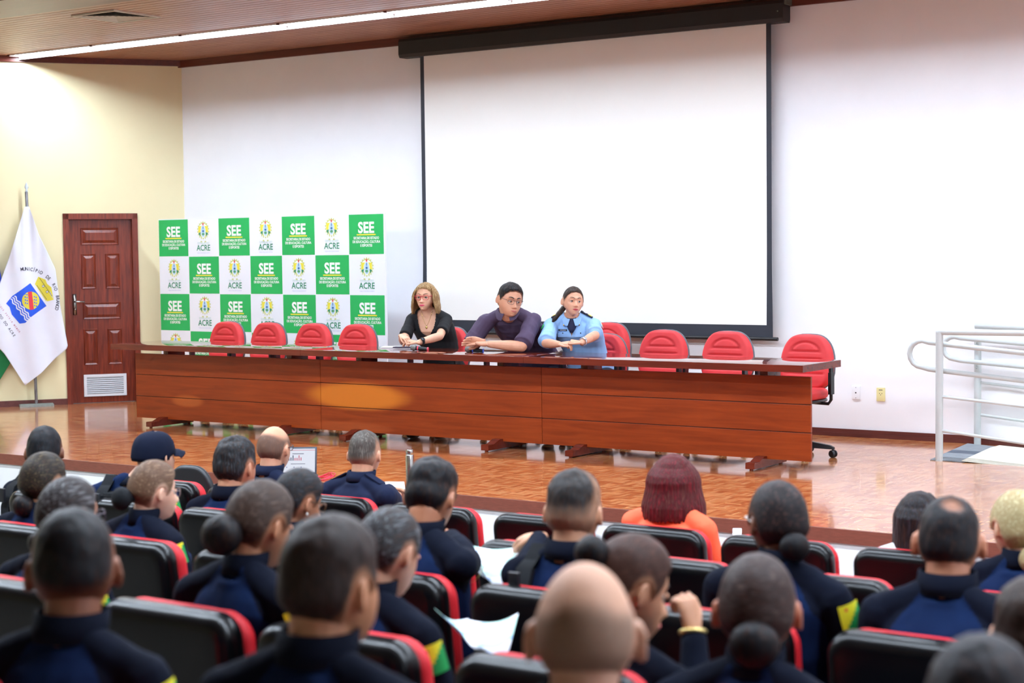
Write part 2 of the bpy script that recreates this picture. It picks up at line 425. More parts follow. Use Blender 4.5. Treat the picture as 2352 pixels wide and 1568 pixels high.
zs = [3.40-bz-(3.40-.79)*k/24 for k in range(25)]
def sy(x, z): return -.105-.01*smoothstep(1.6, .8, z+bz)
q = MB()
for xa, xb, z0, z1 in ((-4.80, -1.252, .905, 3.40),):
    rows = []
    for k in range(21):
        z = z1+(z0-z1)*k/20; rows.append([(xa-bx, sy(0, z-bz)-.0015, z-bz), (xb-bx, sy(0, z-bz)-.0015, z-bz), (xb-bx, sy(0, z-bz)+.0005, z-bz), (xa-bx, sy(0, z-bz)+.0005, z-bz)])
    q.loft(rows)
q.build('screen_surface', m_scr, ps, smooth=False)
q = MB(); q.loft([[(scx(-1, z+bz)-bx, sy(0, z), z), (scx(1, z+bz)-bx, sy(0, z), z), (scx(1, z+bz)-bx, sy(0, z)+.002, z), (scx(-1, z+bz)-bx, sy(0, z)+.002, z)] for z in zs]); q.build('border', m_bfab, ps, smooth=False)
q = MB(); q.tube([(-4.90-bx, -.115, .79-bz), (-1.15-bx, -.115, .79-bz)], .016, 12); q.build('weight_bar', m_blk, ps, auto=.7)
# ------------------------------------------------------------------ stage tables
top_c = ((104, 36, 18), (134, 54, 28))
m_top = wood('table_top_veneer', *top_c, .07, 0, coat=.6, bump=.0, spec=.6)
m_tedge = wood('table_edge_wood', (92, 30, 18), (112, 40, 24), .25, 0)
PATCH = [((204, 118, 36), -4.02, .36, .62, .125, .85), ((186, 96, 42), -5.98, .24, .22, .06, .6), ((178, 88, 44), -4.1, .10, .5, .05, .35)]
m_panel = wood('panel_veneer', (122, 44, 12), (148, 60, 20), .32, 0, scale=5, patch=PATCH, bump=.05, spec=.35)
m_groove = pm('panel_groove', (84, 30, 18), .5)
TX0, TW = -6.638, 2.2295
for k in range(3):
    x0 = TX0+TW*k; cx_ = x0+TW/2
    lab = ['long reddish wooden table section nearest the door, with nobody behind it', 'middle section of the long wooden table, pale patch on its front, microphones on it', 'right section of the long wooden table, in front of the woman in light blue'][k]
    t = thing('conference_table', lab, 'table', (cx_, -2.04, 0), 'wooden table sections joined into one long head table')
    a = -TW/2+.001-(.05 if k == 0 else 0); b = TW/2-.001+(.05 if k == 2 else 0)
    q = MB(); q.box((a, -.317, .70), (b, .319, .7495)); q.build('tabletop', [m_top], t, bevel=.003)
    q = MB(); q.box((a, -.3195, .7005), (b, -.3172, .747))
    if k == 2: q.box((b+.0002, -.319, .7005), (b+.0022, .318, .747))
    if k == 0: q.box((a-.0022, -.319, .7005), (a-.0002, .318, .747))
    q.build('edge_banding', m_tedge, t, smooth=False)
    for j in range(3):
        z0 = .064+j*.1963
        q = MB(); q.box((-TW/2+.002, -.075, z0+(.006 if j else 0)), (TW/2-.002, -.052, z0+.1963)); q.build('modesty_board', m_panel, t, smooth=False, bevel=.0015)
    q = MB(); q.box((-TW/2+.004, -.066, .07), (TW/2-.004, -.053, .645)); q.build('panel_backing', m_groove, t, smooth=False)
    for sx in (-1, 1):
        X = sx*(TW/2-.37)
        if k == 1: X = sx*(TW/2-.40)
        q = MB(); q.box((X-.03, -.05, .06), (X+.03, .16, .70)); q.build('leg', m_tedge, t, bevel=.003)
        q = MB(); q.loft([[(X-.035, y_, .012), (X+.035, y_, .012), (X+.035, y_, z_), (X-.035, y_, z_)] for y_, z_ in ((-.275, .05), (-.27, .055), (-.20, .055), (-.12, .085), (.14, .085), (.24, .05), (.245, .045))])
        for yy in (-.25, .22): q.lathe([(.014, 0), (.014, .012), (.006, .013)], (X, yy, 0), 10)
        q.build('foot', m_tedge, t, smooth=False)
# ------------------------------------------------------------------ railing
m_rail = pm('grey_rail_paint', (196, 203, 203), .3, var=.03)
fa = lambda p: at(p[0], p[1], -1.155)
r1 = thing('handrail', 'grey tubular steel handrail on the near side of the ramp, loop at its end', 'railing', (.613, -1.155, 0))
def lp(P, o): return [tuple(Vector(p)-o) for p in P]
o1 = Vector((.613, -1.155, 0)); Y1 = -1.155
def railset(root, o, post_x, post_h, ty, bars, loops, roff, toph):
    q = MB(); q.tube(lp([(post_x, ty, 0), (post_x, ty, post_h)], o), .027, 18); q.build('post', m_rail, root, auto=.8)
    q = MB(); q.tube(lp([(post_x+2.4, ty, -.17), (post_x+2.4, ty, post_h)], o), .027, 18); q.build('post', m_rail, root, auto=.8)
    q = MB(); q.tube(lp([(post_x-.02, ty, toph[0]), (post_x+2.5, ty, toph[1])], o), .022, 14); q.build('top_rail', m_rail, root, auto=.8)
    for (z0, z1) in bars:
        q = MB(); q.tube(lp([(post_x, ty, z0), (post_x+2.4, ty, z1)], o), .0115, 12); q.build('bar', m_rail, root, auto=.8)
    for (xe, zu, zl, dzdx) in loops:
        pts = []; zc = (zu+zl)/2; rr = (zu-zl)/2; yy = ty+roff
        far = post_x+2.5
        pts.append((far, yy, zu+(far-xe)*dzdx))
        pts.append((xe+rr+.05, yy, zu+(rr+.05)*dzdx))
        for k in range(9):
            a = math.pi/2+math.pi*k/8
            pts.append((xe+rr+rr*math.cos(a), yy, zc+rr*math.sin(a)))
        pts.append((xe+rr+.05, yy, zl+(rr+.05)*dzdx)); pts.append((far, yy, zl+(far-xe)*dzdx))
        q = MB(); q.tube(lp(pts, o), .0185, 14); q.build('handrail_loop', m_rail, root, auto=.8)
        for z in (zu, zl):
            q = MB(); zz = z+(post_x-xe)*dzdx
            q.tube(lp([(post_x, ty, zz-.05), (post_x+.0, yy, zz-.045), (post_x, yy, zz-.01)], o), .008, 8); q.build('bracket', m_rail, root, auto=.8)
railset(r1, o1, .613, .925, Y1, [(.467, .467-.078*2.4), (.222, .222-.1*2.4)], [(.368, .862, .668, -.088)], .055, (.929, .94))
o2 = Vector((.532, -.10, 0))
r2 = thing('handrail', 'grey tubular steel handrail behind, close to the white wall', 'railing', o2)
railset(r2, o2, .532, .83, -.10, [(.49, .49-.085*2.4), (.24, .24-.095*2.4)], [(.28, .842, .668, -.07)], -.06, (.925, .86))
m_mat, t_ = base_mat('woven_mat', (120, 126, 132), .9)
mp = t_.n('ShaderNodeMapping', {0: t_.coord(), 3: (3, 60, 1)}).outputs[0]
nz = t_.n('ShaderNodeTexNoise', {'Vector': mp, 'Scale': 3, 'Detail': 2}).outputs[0]
sp = t_.n('ShaderNodeSeparateXYZ', {0: t_.coord()})
bd = t_.math('COMPARE', sp.outputs[1], -.62, .09)
cc = t_.mix(t_.n('ShaderNodeMapRange', {0: nz, 1: .35, 2: .65}).outputs[0], rgb((104, 110, 118)), rgb((158, 164, 168)))
t_.set('Base Color', t_.mix(bd, cc, rgb((84, 92, 104)))); t_.bump(nz, .5, .004)
q = MB(); q.loft([[(.548, -1.165, z), (.80, -1.155, z), (.70, -.16, z), (.44, -.06, z)] for z in (.001, .007)])
tag(q.build('floor_mat', m_mat, smooth=False), 'small grey striped woven mat at the top of the ramp', 'mat')
q = MB(); q.loft([[(.78, -1.16, z), (1.6, -1.165, z-.045), (1.6, -.10, z-.045), (.71, -.12, z), (.70, -.3, z)] for z in (.009, .013)])
tag(q.build('landing_sheet', pm('pale_sheet', (226, 224, 204), .5, var=.03), smooth=False), 'pale cream sheet lying over the ramp behind the railing', 'sheet')
# ================================================================== office chairs on the stage
m_red = pm('red_upholstery', (214, 52, 56), .6, var=.06, scale=10, bump=.15, bscale=250)
m_blkp = pm('black_plastic', (26, 28, 32), .4, var=.1)
m_pipe = pm('grey_edge_trim', (88, 90, 98), .45)
def back_outline(w, h, n=40):
    pts = []
    for k in range(n):
        a = 2*math.pi*k/n
        c, s = math.cos(a), math.sin(a)
        e = .62 if s > 0 else .5
        x = abs(c)**e*(1 if c > 0 else -1); z = abs(s)**(.75 if s > 0 else .55)*(1 if s > 0 else -1)
        ww = w/2*(1.0 if z < -.2 else 1-.16*((z+.2)/1.2)**1.5)
        if z < -.4: ww *= 1-.14*((-z-.4)/.6)**1.4
        pts.append((x*ww, z*h/2))
    return pts
def pillow(mb, outline, depth, grooves, M, mi=0):
    """front cushion surface with stitched grooves; local y- is the front"""
    n = len(outline); rings = []
    fs = [1, 1, .985, .96, .93, .88, .82, .76, .70, .64, .58, .52, .46, .40, .34, .28, .22, .16, .1, .04]
    for i, f in enumerate(fs):
        ring = []
        for (x, z) in outline:
            X, Z = x*f, z*f
            y = 0 if i == 0 else -depth*(1-f**9*.75) if i > 1 else -depth*.22
            for gz in grooves:
                wx = .135+(.0 if gz < .08 else -.02)
                k = math.exp(-((Z-gz)/.007)**2)*smoothstep(wx+.03, wx-.02, abs(X))
                y += .012*k
            # raised stitched centre field
            ring.append((X, y, Z))
        rings.append(ring)
    mb.loft(rings, mi, True, False, M)
def office_chair(label, x, y, ztop=.905, rz=0, group='red office chairs behind the head table', AX=.252, BR=.245):
    """local -y is the front"""
    t = thing('office_chair', label, 'chair', (x, y, 0), group, rz)
    w, h = .44, .42; zc = ztop-h/2
    o = back_outline(w, h)
    Mb = Matrix.Translation((0, .245, zc))@Matrix.Rotation(math.radians(-8), 4, 'X')
    q = MB(); n = len(o)
    # cushion as a dense grid so the grooves hold
    rows = []
    NZ, NX = 64, 26
    zt = h/2*.999
    def half(z):
        best = 0
        for i in range(n):
            x1, z1 = o[i]; x2, z2 = o[(i+1) % n]
            if (z1-z)*(z2-z) <= 0 and abs(z1-z2) > 1e-9:
                xx = x1+(x2-x1)*(z-z1)/(z2-z1); best = max(best, abs(xx))
        return best
    for a in range(NZ+1):
        z = -zt+2*zt*a/NZ; hw = max(half(z), .004); row = []
        for b in range(NX+1):
            u = -1+2*b/NX; u = math.copysign(abs(u)**.8, u); X = u*hw
            ed = min(1, max(0, (hw-abs(X))/.03)); ez = min(1, max(0, (zt-abs(z))/.03))
            y_ = -.045*math.sqrt(max(0, 1-(1-ed)**2))*math.sqrt(max(0, 1-(1-ez)**2))
            y_ += -.012*(1-(X/(w/2))**2)
            for gz, wx in ((.125, .06), (.075, .11), (.02, .135), (-.035, .15), (-.09, .15)):
                if gz == .125:
                    # arched top seam
                    rr = math.hypot(X/1.25, (z-.05)); k = math.exp(-((rr-.095)/.006)**2) if z > .06 else 0
                else: k = math.exp(-((z-gz)/.0065)**2)*smoothstep(wx+.015, wx-.01, abs(X))
                y_ += .011*k
            row.append((X, y_, z))
        back = [(p[0], .004, p[2]) for p in row[::-1]]
        rows.append(row+back)
    q.loft(rows, M=Mb); q.build('backrest', m_red, t)
    q = MB(); q.slab([(a*1.02, b*1.02) for a, b in o], .028, .012, Matrix.Translation((0, .262, zc))@Matrix.Rotation(math.radians(-8), 4, 'X')); q.build('back_shell', m_pipe, t)
    q = MB(); s_o = [(math.copysign(abs(math.cos(a))**.6, math.cos(a))*.235, math.copysign(abs(math.sin(a))**.6, math.sin(a))*.225) for a in [2*math.pi*k/36 for k in range(36)]]
    q.slab(s_o, .075, .03, Matrix.Translation((0, 0, .465))@Matrix.Rotation(math.pi/2, 4, 'X')); q.build('seat', m_red, t)
    q = MB(); q.slab([(a*.98, b*.98) for a, b in s_o], .022, .008, Matrix.Translation((0, 0, .417))@Matrix.Rotation(math.pi/2, 4, 'X')); q.build('seat_shell', m_blkp, t)
    q = MB(); q.tube([(0, .05, .40), (0, .27, .40), (0, .295, .44), (0, .285, zc)], [.02, .022, .022, .018], 10); q.build('back_bracket', m_blkp, t, auto=.8)
    for s in (-1, 1):
        q = MB(); q.tube([(s*.12, .02, .405), (s*(AX-.02), .02, .40), (s*AX, .02, .43), (s*AX, .02, .56)], .012, 8)
        q.box((s*AX-.012, -.005, .47), (s*AX+.012, .05, .63)); q.box((s*AX-.009, 0, .60), (s*AX+.009, .045, .672)); a_ = q.build('arm_post', m_blkp, t, auto=.8)
        q = MB(); q.slab([(.13*math.cos(a)*1.0, .030*math.sin(a)) for a in [2*math.pi*k/20 for k in range(20)]], .026, .012, Matrix.Translation((s*AX, .0, .682))@Matrix.Rotation(math.pi/2, 4, 'Z')@Matrix.Rotation(math.pi/2, 4, 'X')); q.build('armrest', m_blkp, t)
    q = MB(); q.tube([(0, 0, .07), (0, 0, .22), (0, 0, .22), (0, 0, .41)], [.03, .03, .02, .02], 12); q.build('gas_column', m_blkp, t, auto=.8)
    for k in range(5):
        a = math.radians(72*k+20+rnd.uniform(-10, 10)); c, s = math.cos(a), math.sin(a)
        q = MB(); q.loft([[(c*r-s*w_, s*r+c*w_, z1), (c*r+s*w_, s*r-c*w_, z1), (c*r+s*w_*.8, s*r-c*w_*.8, z2), (c*r-s*w_*.8, s*r+c*w_*.8, z2)] for r, w_, z1, z2 in ((.02, .03, .07, .125), (.15, .026, .068, .112), (BR-.03, .022, .062, .09), (BR, .018, .06, .075))])
        lg = q.build('base_leg', m_blkp, t, auto=.8)
        q = MB()
        Mw = Matrix.Translation((c*(BR-.01), s*(BR-.01), .028))@Matrix.Rotation(a+1.1, 4, 'Z')@Matrix.Rotation(math.pi/2, 4, 'Y')
        q.lathe([(0, -.025), (.022, -.025), (.028, -.018), (.028, -.006), (.012, -.004), (.012, .004), (.028, .006), (.028, .018), (.022, .025), (0, .025)], (0, 0, 0), 14, M=None)
        q.v = [tuple(Mw@Vector(p)) for p in q.v]; q.tube([(c*(BR-.01), s*(BR-.01), .03), (c*(BR-.01), s*(BR-.01), .065)], .01, 8)
        q.build('caster', m_blkp, lg, auto=.8)
    return t
ch = [((522, 738), 'leftmost of the empty red office chairs, in front of the checkered banner'), ((616, 740), 'second empty red office chair from the left, in front of the banner'),
      ((721, 742), 'third empty red office chair from the left, in front of the banner'), ((822, 744), 'empty red office chair at the right end of the banner, beside the blonde woman'),
      ((1030, 750), 'red office chair the blonde woman in black sits on'), ((1210, 768), 'red office chair hidden almost wholly behind the man in the purple shirt'),
      ((1388, 766), 'red office chair the woman in light blue sits on'), ((1526, 757), 'empty red office chair right of the woman in light blue'),
      ((1673, 760), 'empty red office chair under the right corner of the projector screen'), ((1853, 767), 'rightmost red office chair, its black armrest and wheels showing past the table end')]
for (p, lab) in ch:
    P = at(p[0], p[1], -1.15); office_chair(lab, P.x, -1.40, P.z, **(dict(rz=rnd.uniform(-.04, .04)) if p[0] != 1853 else dict(rz=-.03, AX=.30, BR=.31)))
P = at(1386, 741, -.55); office_chair('red office chair standing back against the wall behind the woman in light blue', P.x, -.72, P.z+.0, group='red office chairs behind the head table')
# ================================================================== checkered banner
m_gr = pm('banner_green', (34, 180, 92), .45, var=.05, scale=3, bump=.1, bscale=8); m_wt = pm('banner_white', (240, 242, 248), .45, var=.01, bump=.1, scale=3, bscale=8)
m_ink = {'w': pm('ink_white', (248, 250, 246), .5, var=.0), 'y': pm('ink_yellow', (238, 226, 70), .5, var=0), 'g': pm('ink_green', (44, 140, 100), .5, var=0), 'lg': pm('ink_pale_green', (168, 204, 188), .5, var=0),
         'b': pm('ink_blue', (60, 110, 170), .5, var=0), 'lb': pm('ink_pale_blue', (190, 220, 242), .5, var=0), 'r': pm('ink_red', (220, 84, 84), .5, var=0), 'ol': pm('ink_olive', (206, 212, 130), .5, var=0), 'dg': pm('ink_dark_green', (90, 160, 110), .5, var=0), 'v': pm('ink_violet', (170, 170, 220), .5, var=0), 'k': pm('ink_black', (52, 52, 66), .5, var=0)}
IK = list(m_ink); IM = [m_ink[k] for k in IK]
P0 = at(364, 504, -.55); P1 = at(881, 491, -.55)
bx0, bx1, bz1 = P0.x, P1.x, (P0.z+P1.z)/2
cw = (bx1-bx0)/7; chh = .380
bn = thing('backdrop_banner', 'green and white checkered banner with printed crests standing behind the left end of the table', 'banner', ((bx0+bx1)/2, -.55, 0))
ox = (bx0+bx1)/2
ROWS = 5
q = MB(); zb = bz1-chh*ROWS
q.box((bx0-ox, .0, max(zb, .012)), (bx1-ox+.012, .02, bz1+.004), 0); q.build('banner_panel', m_wt, bn, smooth=False)
q = MB(); edge = []
for r in range(ROWS):
    for c in range(7):
        if (r+c) % 2 == 0:
            xx = bx0-ox+c*cw; zz = bz1-r*chh
            q.add([(xx+.003, -.0008, zz-chh+.003), (xx+cw-.003, -.0008, zz-chh+.003), (xx+cw-.003, -.0008, zz-.003), (xx+.003, -.0008, zz-.003)], [(0, 1, 2, 3)])
q.build('green_squares', m_gr, bn, smooth=False)
def put(mb, vf, cx_, cz_, ink, sx=1, y=-.0016):
    vs, fs = vf; mb.add([(cx_+v[0]*sx, y, cz_+v[1]) for v in vs], fs, IK.index(ink))
def disc(mb, cx_, cz_, rx, rz, ink, y, n=16, star=None):
    pts = []
    for k in range(n):
        a = 2*math.pi*k/n; r = 1 if star is None or k % 2 == 0 else star
        pts.append((cx_+rx*r*math.sin(a), y, cz_+rz*r*math.cos(a)))
    mb.add([(cx_, y, cz_)]+pts, [(0, 1+k, 1+(k+1) % n) for k in range(n)], IK.index(ink))
T_see = text_polys('SEE', .142, .0045, spacing=1.02); T_l = [text_polys(s_, .033, .0010) for s_ in ('SECRETARIA DE ESTADO', 'DE EDUCAÇÃO, CULTURA', 'E ESPORTES')]
T_gov = text_polys('GOVERNO DO', .025, .0); T_acre = text_polys('ACRE', .083, .0012); T_tag = text_polys('TRABALHO PARA CUIDAR DAS PESSOAS', .0115, 0)
q = MB()
for r in range(ROWS):
    for c in range(7):
        mx = bx0-ox+(c+.5)*cw; zt = bz1-r*chh
        if (r+c) % 2 == 0:
            put(q, T_see, mx, zt-.175, 'w', .93)
            q.add([(mx-.115, -.0016, zt-.200), (mx+.115, -.0016, zt-.200), (mx+.115, -.0016, zt-.188), (mx-.115, -.0016, zt-.188)], [(0, 1, 2, 3)], IK.index('y'))
            for k in range(3): put(q, T_l[k], mx, zt-.236-k*.035, 'w', .84)
        else:
            cz_ = zt-.128
            disc(q, mx, cz_+.010, .088, .096, 'ol', -.0010, 36, .80)
            disc(q, mx, cz_+.004, .070, .074, 'w', -.0011, 28)
            disc(q, mx, cz_-.006, .070, .066, 'ol', -.0012, 28, .86)
            for s_ in (-1, 1):
                q.add([(mx+s_*.022, -.0014, cz_+.055), (mx+s_*.062, -.0014, cz_+.05), (mx+s_*.068, -.0014, cz_-.01), (mx+s_*.03, -.0014, cz_-.005)], [(0, 1, 2, 3)], IK.index('y'))
                q.add([(mx+s_*.03, -.0014, cz_-.005), (mx+s_*.066, -.0014, cz_-.022), (mx+s_*.045, -.0014, cz_-.05)], [(0, 1, 2)], IK.index('g'))
            disc(q, mx, cz_-.002, .036, .064, 'w', -.0016, 20)
            disc(q, mx, cz_, .031, .058, 'lb', -.0018, 20)
            disc(q, mx, cz_+.002, .014, .012, 'b', -.0020, 8); disc(q, mx, cz_+.035, .005, .018, 'b', -.0020, 8)
            disc(q, mx, cz_-.028, .018, .014, 'dg', -.0020, 10)
            disc(q, mx, cz_+.072, .016, .022, 'r', -.0020, 10, .45)
            for k in range(-2, 3): disc(q, mx+k*.028, cz_-.098-.012*(2-abs(k))*.5, .012, .008, 'ol' if k % 2 else 'w', -.0018, 8)
            put(q, T_gov, mx, zt-.254, 'lg', 1.0); put(q, T_acre, mx, zt-.322, 'g', .92); put(q, T_tag, mx, zt-.350, 'v', .85)
q.build('printing', IM, bn, smooth=False)
m_alu = pm('aluminium', (150, 152, 156), .35, .8)
for X in (bx0-ox+.15, 0, bx1-ox-.15):
    q = MB(); q.box((X-.015, .02, 0), (X+.015, .05, bz1-.1)); q.build('banner_stand', m_alu, bn, smooth=False)
    q = MB(); q.box((X-.02, -.12, 0), (X+.02, .22, .02)); q.build('stand_foot', m_alu, bn, smooth=False)
# ================================================================== flags
m_pole = pm('worn_chrome_pole', (150, 152, 160), .3, .8, var=.45, scale=30, stretch=(1, 1, .3)); m_iron = pm('worn_grey_iron', (140, 146, 140), .6, var=.15, scale=30)
m_fw = pm('white_flag_cloth', (232, 234, 246), .8, var=.01, bump=.1, bscale=200)
FB = atz(84, 933, 0); FB = Vector((FB.x, FB.y, 0))
U = CR.copy(); U.z = 0; U.normalize()                 # flag plane faces roughly across the hall
U = -WD; N = WN.copy()
def fpt(px, py):            # point of the flag plane for a feature of the photograph
    d = CF+(px-1176)/FPX*CR-(py-784)/FPX*CU
    t = (FB+N*.06-CAMP).dot(N)/d.dot(N); p = CAMP+d*t-FB
    return p.dot(U), p.z
top = fpt(62, 425); 
fs_ = thing('flag_stand', 'tarnished metal flagpole with spear tip and flat iron base beside the wooden door', 'flagpole', FB)
q = MB(); q.tube([(0, 0, .02), U*fpt(62, 462)[0]*1.0+Vector((0, 0, fpt(62, 440)[1]))], .0155, 14); q.build('pole', m_pole, fs_, auto=.8)
tx, tz = fpt(62, 440)
q = MB(); q.lathe([(.013, 0), (.015, .012), (.008, .02), (.021, .045), (.014, .07), (.004, .09), (.001, .10)], U*tx+Vector((0, 0, tz)), 12); q.build('spear_finial', pm('finial_plastic', (205, 215, 225), .3), fs_)
q = MB(); Mb = Matrix.Rotation(math.atan2(U.y, U.x), 4, 'Z'); q.box((-.17, -.075, 0), (.17, .075, .022), M=Mb); q.box((-.165, -.035, .02), (.165, .035, .028), M=Mb); q.build('base_plate', m_iron, fs_, smooth=False)
def cloth_off(s, z):
    return .062+.016*math.sin(s*21+z*3)+.012*math.sin(s*9-z*5+1)+.02*smoothstep(1.2, 1.95, z)*math.sin(s*60)*.5
def poly_inside(x, y, P):
    ins = False
    for i in range(len(P)):
        x1, y1 = P[i]; x2, y2 = P[i-1]
        if (y1 > y) != (y2 > y) and x < (x2-x1)*(y-y1)/(y2-y1)+x1: ins = not ins
    return ins
def span(P, z):
    xs = []
    for i in range(len(P)):
        x1, z1 = P[i-1]; x2, z2 = P[i]
        if (z1 > z) != (z2 > z): xs.append(x1+(x2-x1)*(z-z1)/(z2-z1))
    return (min(xs), max(xs)) if len(xs) >= 2 else None
def cloth(name, P, mat, off, parent, split=None, thick=.004):
    zs_ = [p[1] for p in P]; z0, z1 = min(zs_)+.003, max(zs_)-.003; rows = []
    NR, NC = 60, 44
    fr, bk = [], []
    for a in range(NR+1):
        z = z1+(z0-z1)*a/NR; sp_ = span(P, z); rowf = []; rowb = []
        for b in range(NC+1):
            s_ = sp_[0]+(sp_[1]-sp_[0])*b/NC; o_ = off(s_, z)
            rowf.append(U*s_+N*o_+Vector((0, 0, z))); rowb.append(U*s_+N*(o_-thick)+Vector((0, 0, z)))
        rows.append(rowf+rowb[::-1])
    q = MB(); q.loft(rows); return q.build(name, mat, parent)
FP = [fpt(*p) for p in ((57, 474), (67, 474), (90, 540), (127, 618), (138, 700), (156, 797), (128, 822), (96, 855), (58, 885), (10, 812), (-30, 770), (-14, 690), (18, 600), (40, 530))]
fg = thing('municipal_flag', 'white flag with a blue shield and yellow crown draped from the metal pole', 'flag', FB)
cloth('flag_cloth', FP, m_fw, cloth_off, fg)
inks = {'B': pm('flag_blue', (36, 92, 226), .7, var=.02), 'Y': pm('flag_yellow', (226, 214, 70), .7, var=.02), 'R': pm('flag_red', (226, 60, 72), .7, var=.02), 'W': m_fw, 'K': pm('flag_black', (58, 58, 74), .7), 'P': pm('flag_maroon', (196, 120, 140), .7)}
FK = list(inks); FM = [inks[k] for k in FK]
def decal(mb, pts, ink, lift, tri=None, sub=3):
    """pts in photo pixels -> follows the cloth"""
    out = []
    for p in pts:
        s_, z = fpt(*p); out.append(U*s_+N*(cloth_off(s_, z)+lift)+Vector((0, 0, z)))
    mb.add(out, tri or [tuple(range(len(out)))], FK.index(ink))
def gridpoly(mb, quad, ink, lift, n=6, m=6):
    (ax, ay), (bx_, by_), (cx2, cy2), (dx, dy) = quad; pts = []
    for i in range(n+1):
        for j in range(m+1):
            u, v_ = i/n, j/m
            pts.append((ax*(1-u)*(1-v_)+bx_*u*(1-v_)+cx2*u*v_+dx*(1-u)*v_, ay*(1-u)*(1-v_)+by_*u*(1-v_)+cy2*u*v_+dy*(1-u)*v_))
    decal(mb, pts, ink, lift, [(i*(m+1)+j, (i+1)*(m+1)+j, (i+1)*(m+1)+j+1, i*(m+1)+j+1) for i in range(n) for j in range(m)])
def fandisc(mb, c, r, ink, lift, n=24, rings=3, ang=0, ry=None):
    pts = [c]; tri = []
    for k in range(1, rings+1):
        for j in range(n):
            a = 2*math.pi*j/n; x, y = r*math.cos(a)*k/rings, (ry or r)*math.sin(a)*k/rings
            pts.append((c[0]+x*math.cos(ang)-y*math.sin(ang), c[1]+x*math.sin(ang)+y*math.cos(ang)))
    for j in range(n): tri.append((0, 1+j, 1+(j+1) % n))
    for k in range(1, rings):
        for j in range(n): tri.append((1+(k-1)*n+j, 1+k*n+j, 1+k*n+(j+1) % n, 1+(k-1)*n+(j+1) % n))
    decal(mb, pts, ink, lift, tri)
q = MB()
A, B_, C_, D_ = (69.5, 650), (107, 702.5), (56, 744), (17, 691)
gridpoly(q, (A, B_, (66, 731), (28, 680)), 'B', .0012)
gridpoly(q, ((30, 678), (69, 729), (58, 741), (14, 697)), 'B', .0012)
gridpoly(q, ((18, 690), (58, 741), (45, 743), (27, 722)), 'B', .0013)
for off_ in (0, 3.6, 7.2):
    pts = []; tri = []
    for k in range(25):
        u = k/24; x = 24.5+off_*1.2+u*37.5; y = 686-off_*.9+u*51; wv = 1.5*math.sin(u*26)
        pts += [(x+wv-1.1, y-wv*.6+.9), (x+wv+1.1, y-wv*.6-.9)]
    for k in range(24): tri.append((2*k, 2*k+1, 2*k+3, 2*k+2))
    decal(q, pts, 'W', .0018, tri)
fandisc(q, (70.5, 690), 20.5, 'Y', .002)
for k in range(-2, 3):
    if k == 0: continue
    for w_ in (-1, 1):
        pass
for a_ in (-13, -8.5, 8.5, 13):
    for b_ in (-9, -3.6, 1.8, 7.2):
        ca, sa = math.cos(.15), math.sin(.15)
        if a_*a_+b_*b_ > 250: continue
        pts = [(70.5+(a_+i)*ca*1.0-(b_+j)*sa*-.4, 690+(a_+i)*sa*1.9+(b_+j)*1.25) for i, j in ((-1.3, -1.3), (1.3, -1.3), (1.3, 1.3), (-1.3, 1.3))]
        decal(q, pts, 'B', .0026)
gridpoly(q, ((63.5, 670), (73, 669), (77.5, 710), (67.5, 711.5)), 'R', .003)
gridpoly(q, ((80, 652), (88, 635), (118, 660), (106, 692)), 'Y', .0014)
gridpoly(q, ((88, 635), (104, 642), (123, 688), (118, 662)), 'Y', .0015)
gridpoly(q, ((106, 680), (110, 668), (123, 688), (108, 692)), 'Y', .0016)
for c_ in ((99, 657), (108, 670)): fandisc(q, c_, 3, 'K', .0022, 10, 1); fandisc(q, c_, 2, 'W', .0028, 10, 1)
for (a1, b1) in (((84, 655), (107, 688)), ((90, 638), (119, 680))):
    gridpoly(q, (a1, b1, (b1[0]+.8, b1[1]-.5), (a1[0]+.8, a1[1]-.5)), 'K', .0024, 8, 1)
def arctext(mb, txt, centre, rad, a0, a1, size, ink, lift=.002, ry=1.0, sx=1.0):
    n = len(txt)
    for i, ch_ in enumerate(txt):
        if ch_ == ' ': continue
        a = a0+(a1-a0)*i/(n-1); base = (centre[0]+rad*math.cos(a), centre[1]+rad*ry*math.sin(a))
        vs, fs = text_polys(ch_, size, size*.02)
        t_ = a+math.pi/2 if a1 > a0 else a-math.pi/2
        if not fs: continue
        tdx, tdy = math.cos(t_), math.sin(t_); ndx, ndy = tdy, -tdx
        decal(mb, [(base[0]+v[0]*sx*tdx+v[1]*ndx, base[1]+v[0]*sx*tdy+v[1]*ndy) for v in vs], ink, lift, fs)
def linetext(mb, txt, p0, p1, size, ink, lift=.002):
    n = len(txt); d = Vector((p1[0]-p0[0], p1[1]-p0[1])); L_ = d.length; d.normalize()
    for i, ch_ in enumerate(txt):
        if ch_ == ' ': continue
        vs, fs = text_polys(ch_, size, size*.015)
        b = (p0[0]+d.x*L_*i/(n-1), p0[1]+d.y*L_*i/(n-1))
        decal(mb, [(b[0]+v[0]*d.x*.85+v[1]*d.y, b[1]+v[0]*d.y*.85-v[1]*d.x) for v in vs], ink, lift, fs)
arctext(q, 'MUNICÍPIO  DE  RIO  BRANCO', (60, 690), 69, math.radians(-98), math.radians(15), 11, 'K', ry=1.0, sx=.8)
linetext(q, 'JUSQUE PATRIA MEMOR', (-8, 694), (43, 763), 5.5, 'P')
linetext(q, 'ESTADO DO ACRE', (-16, 706), (30, 772), 8.5, 'K')
q.build('flag_emblem', FM, fg, smooth=False)
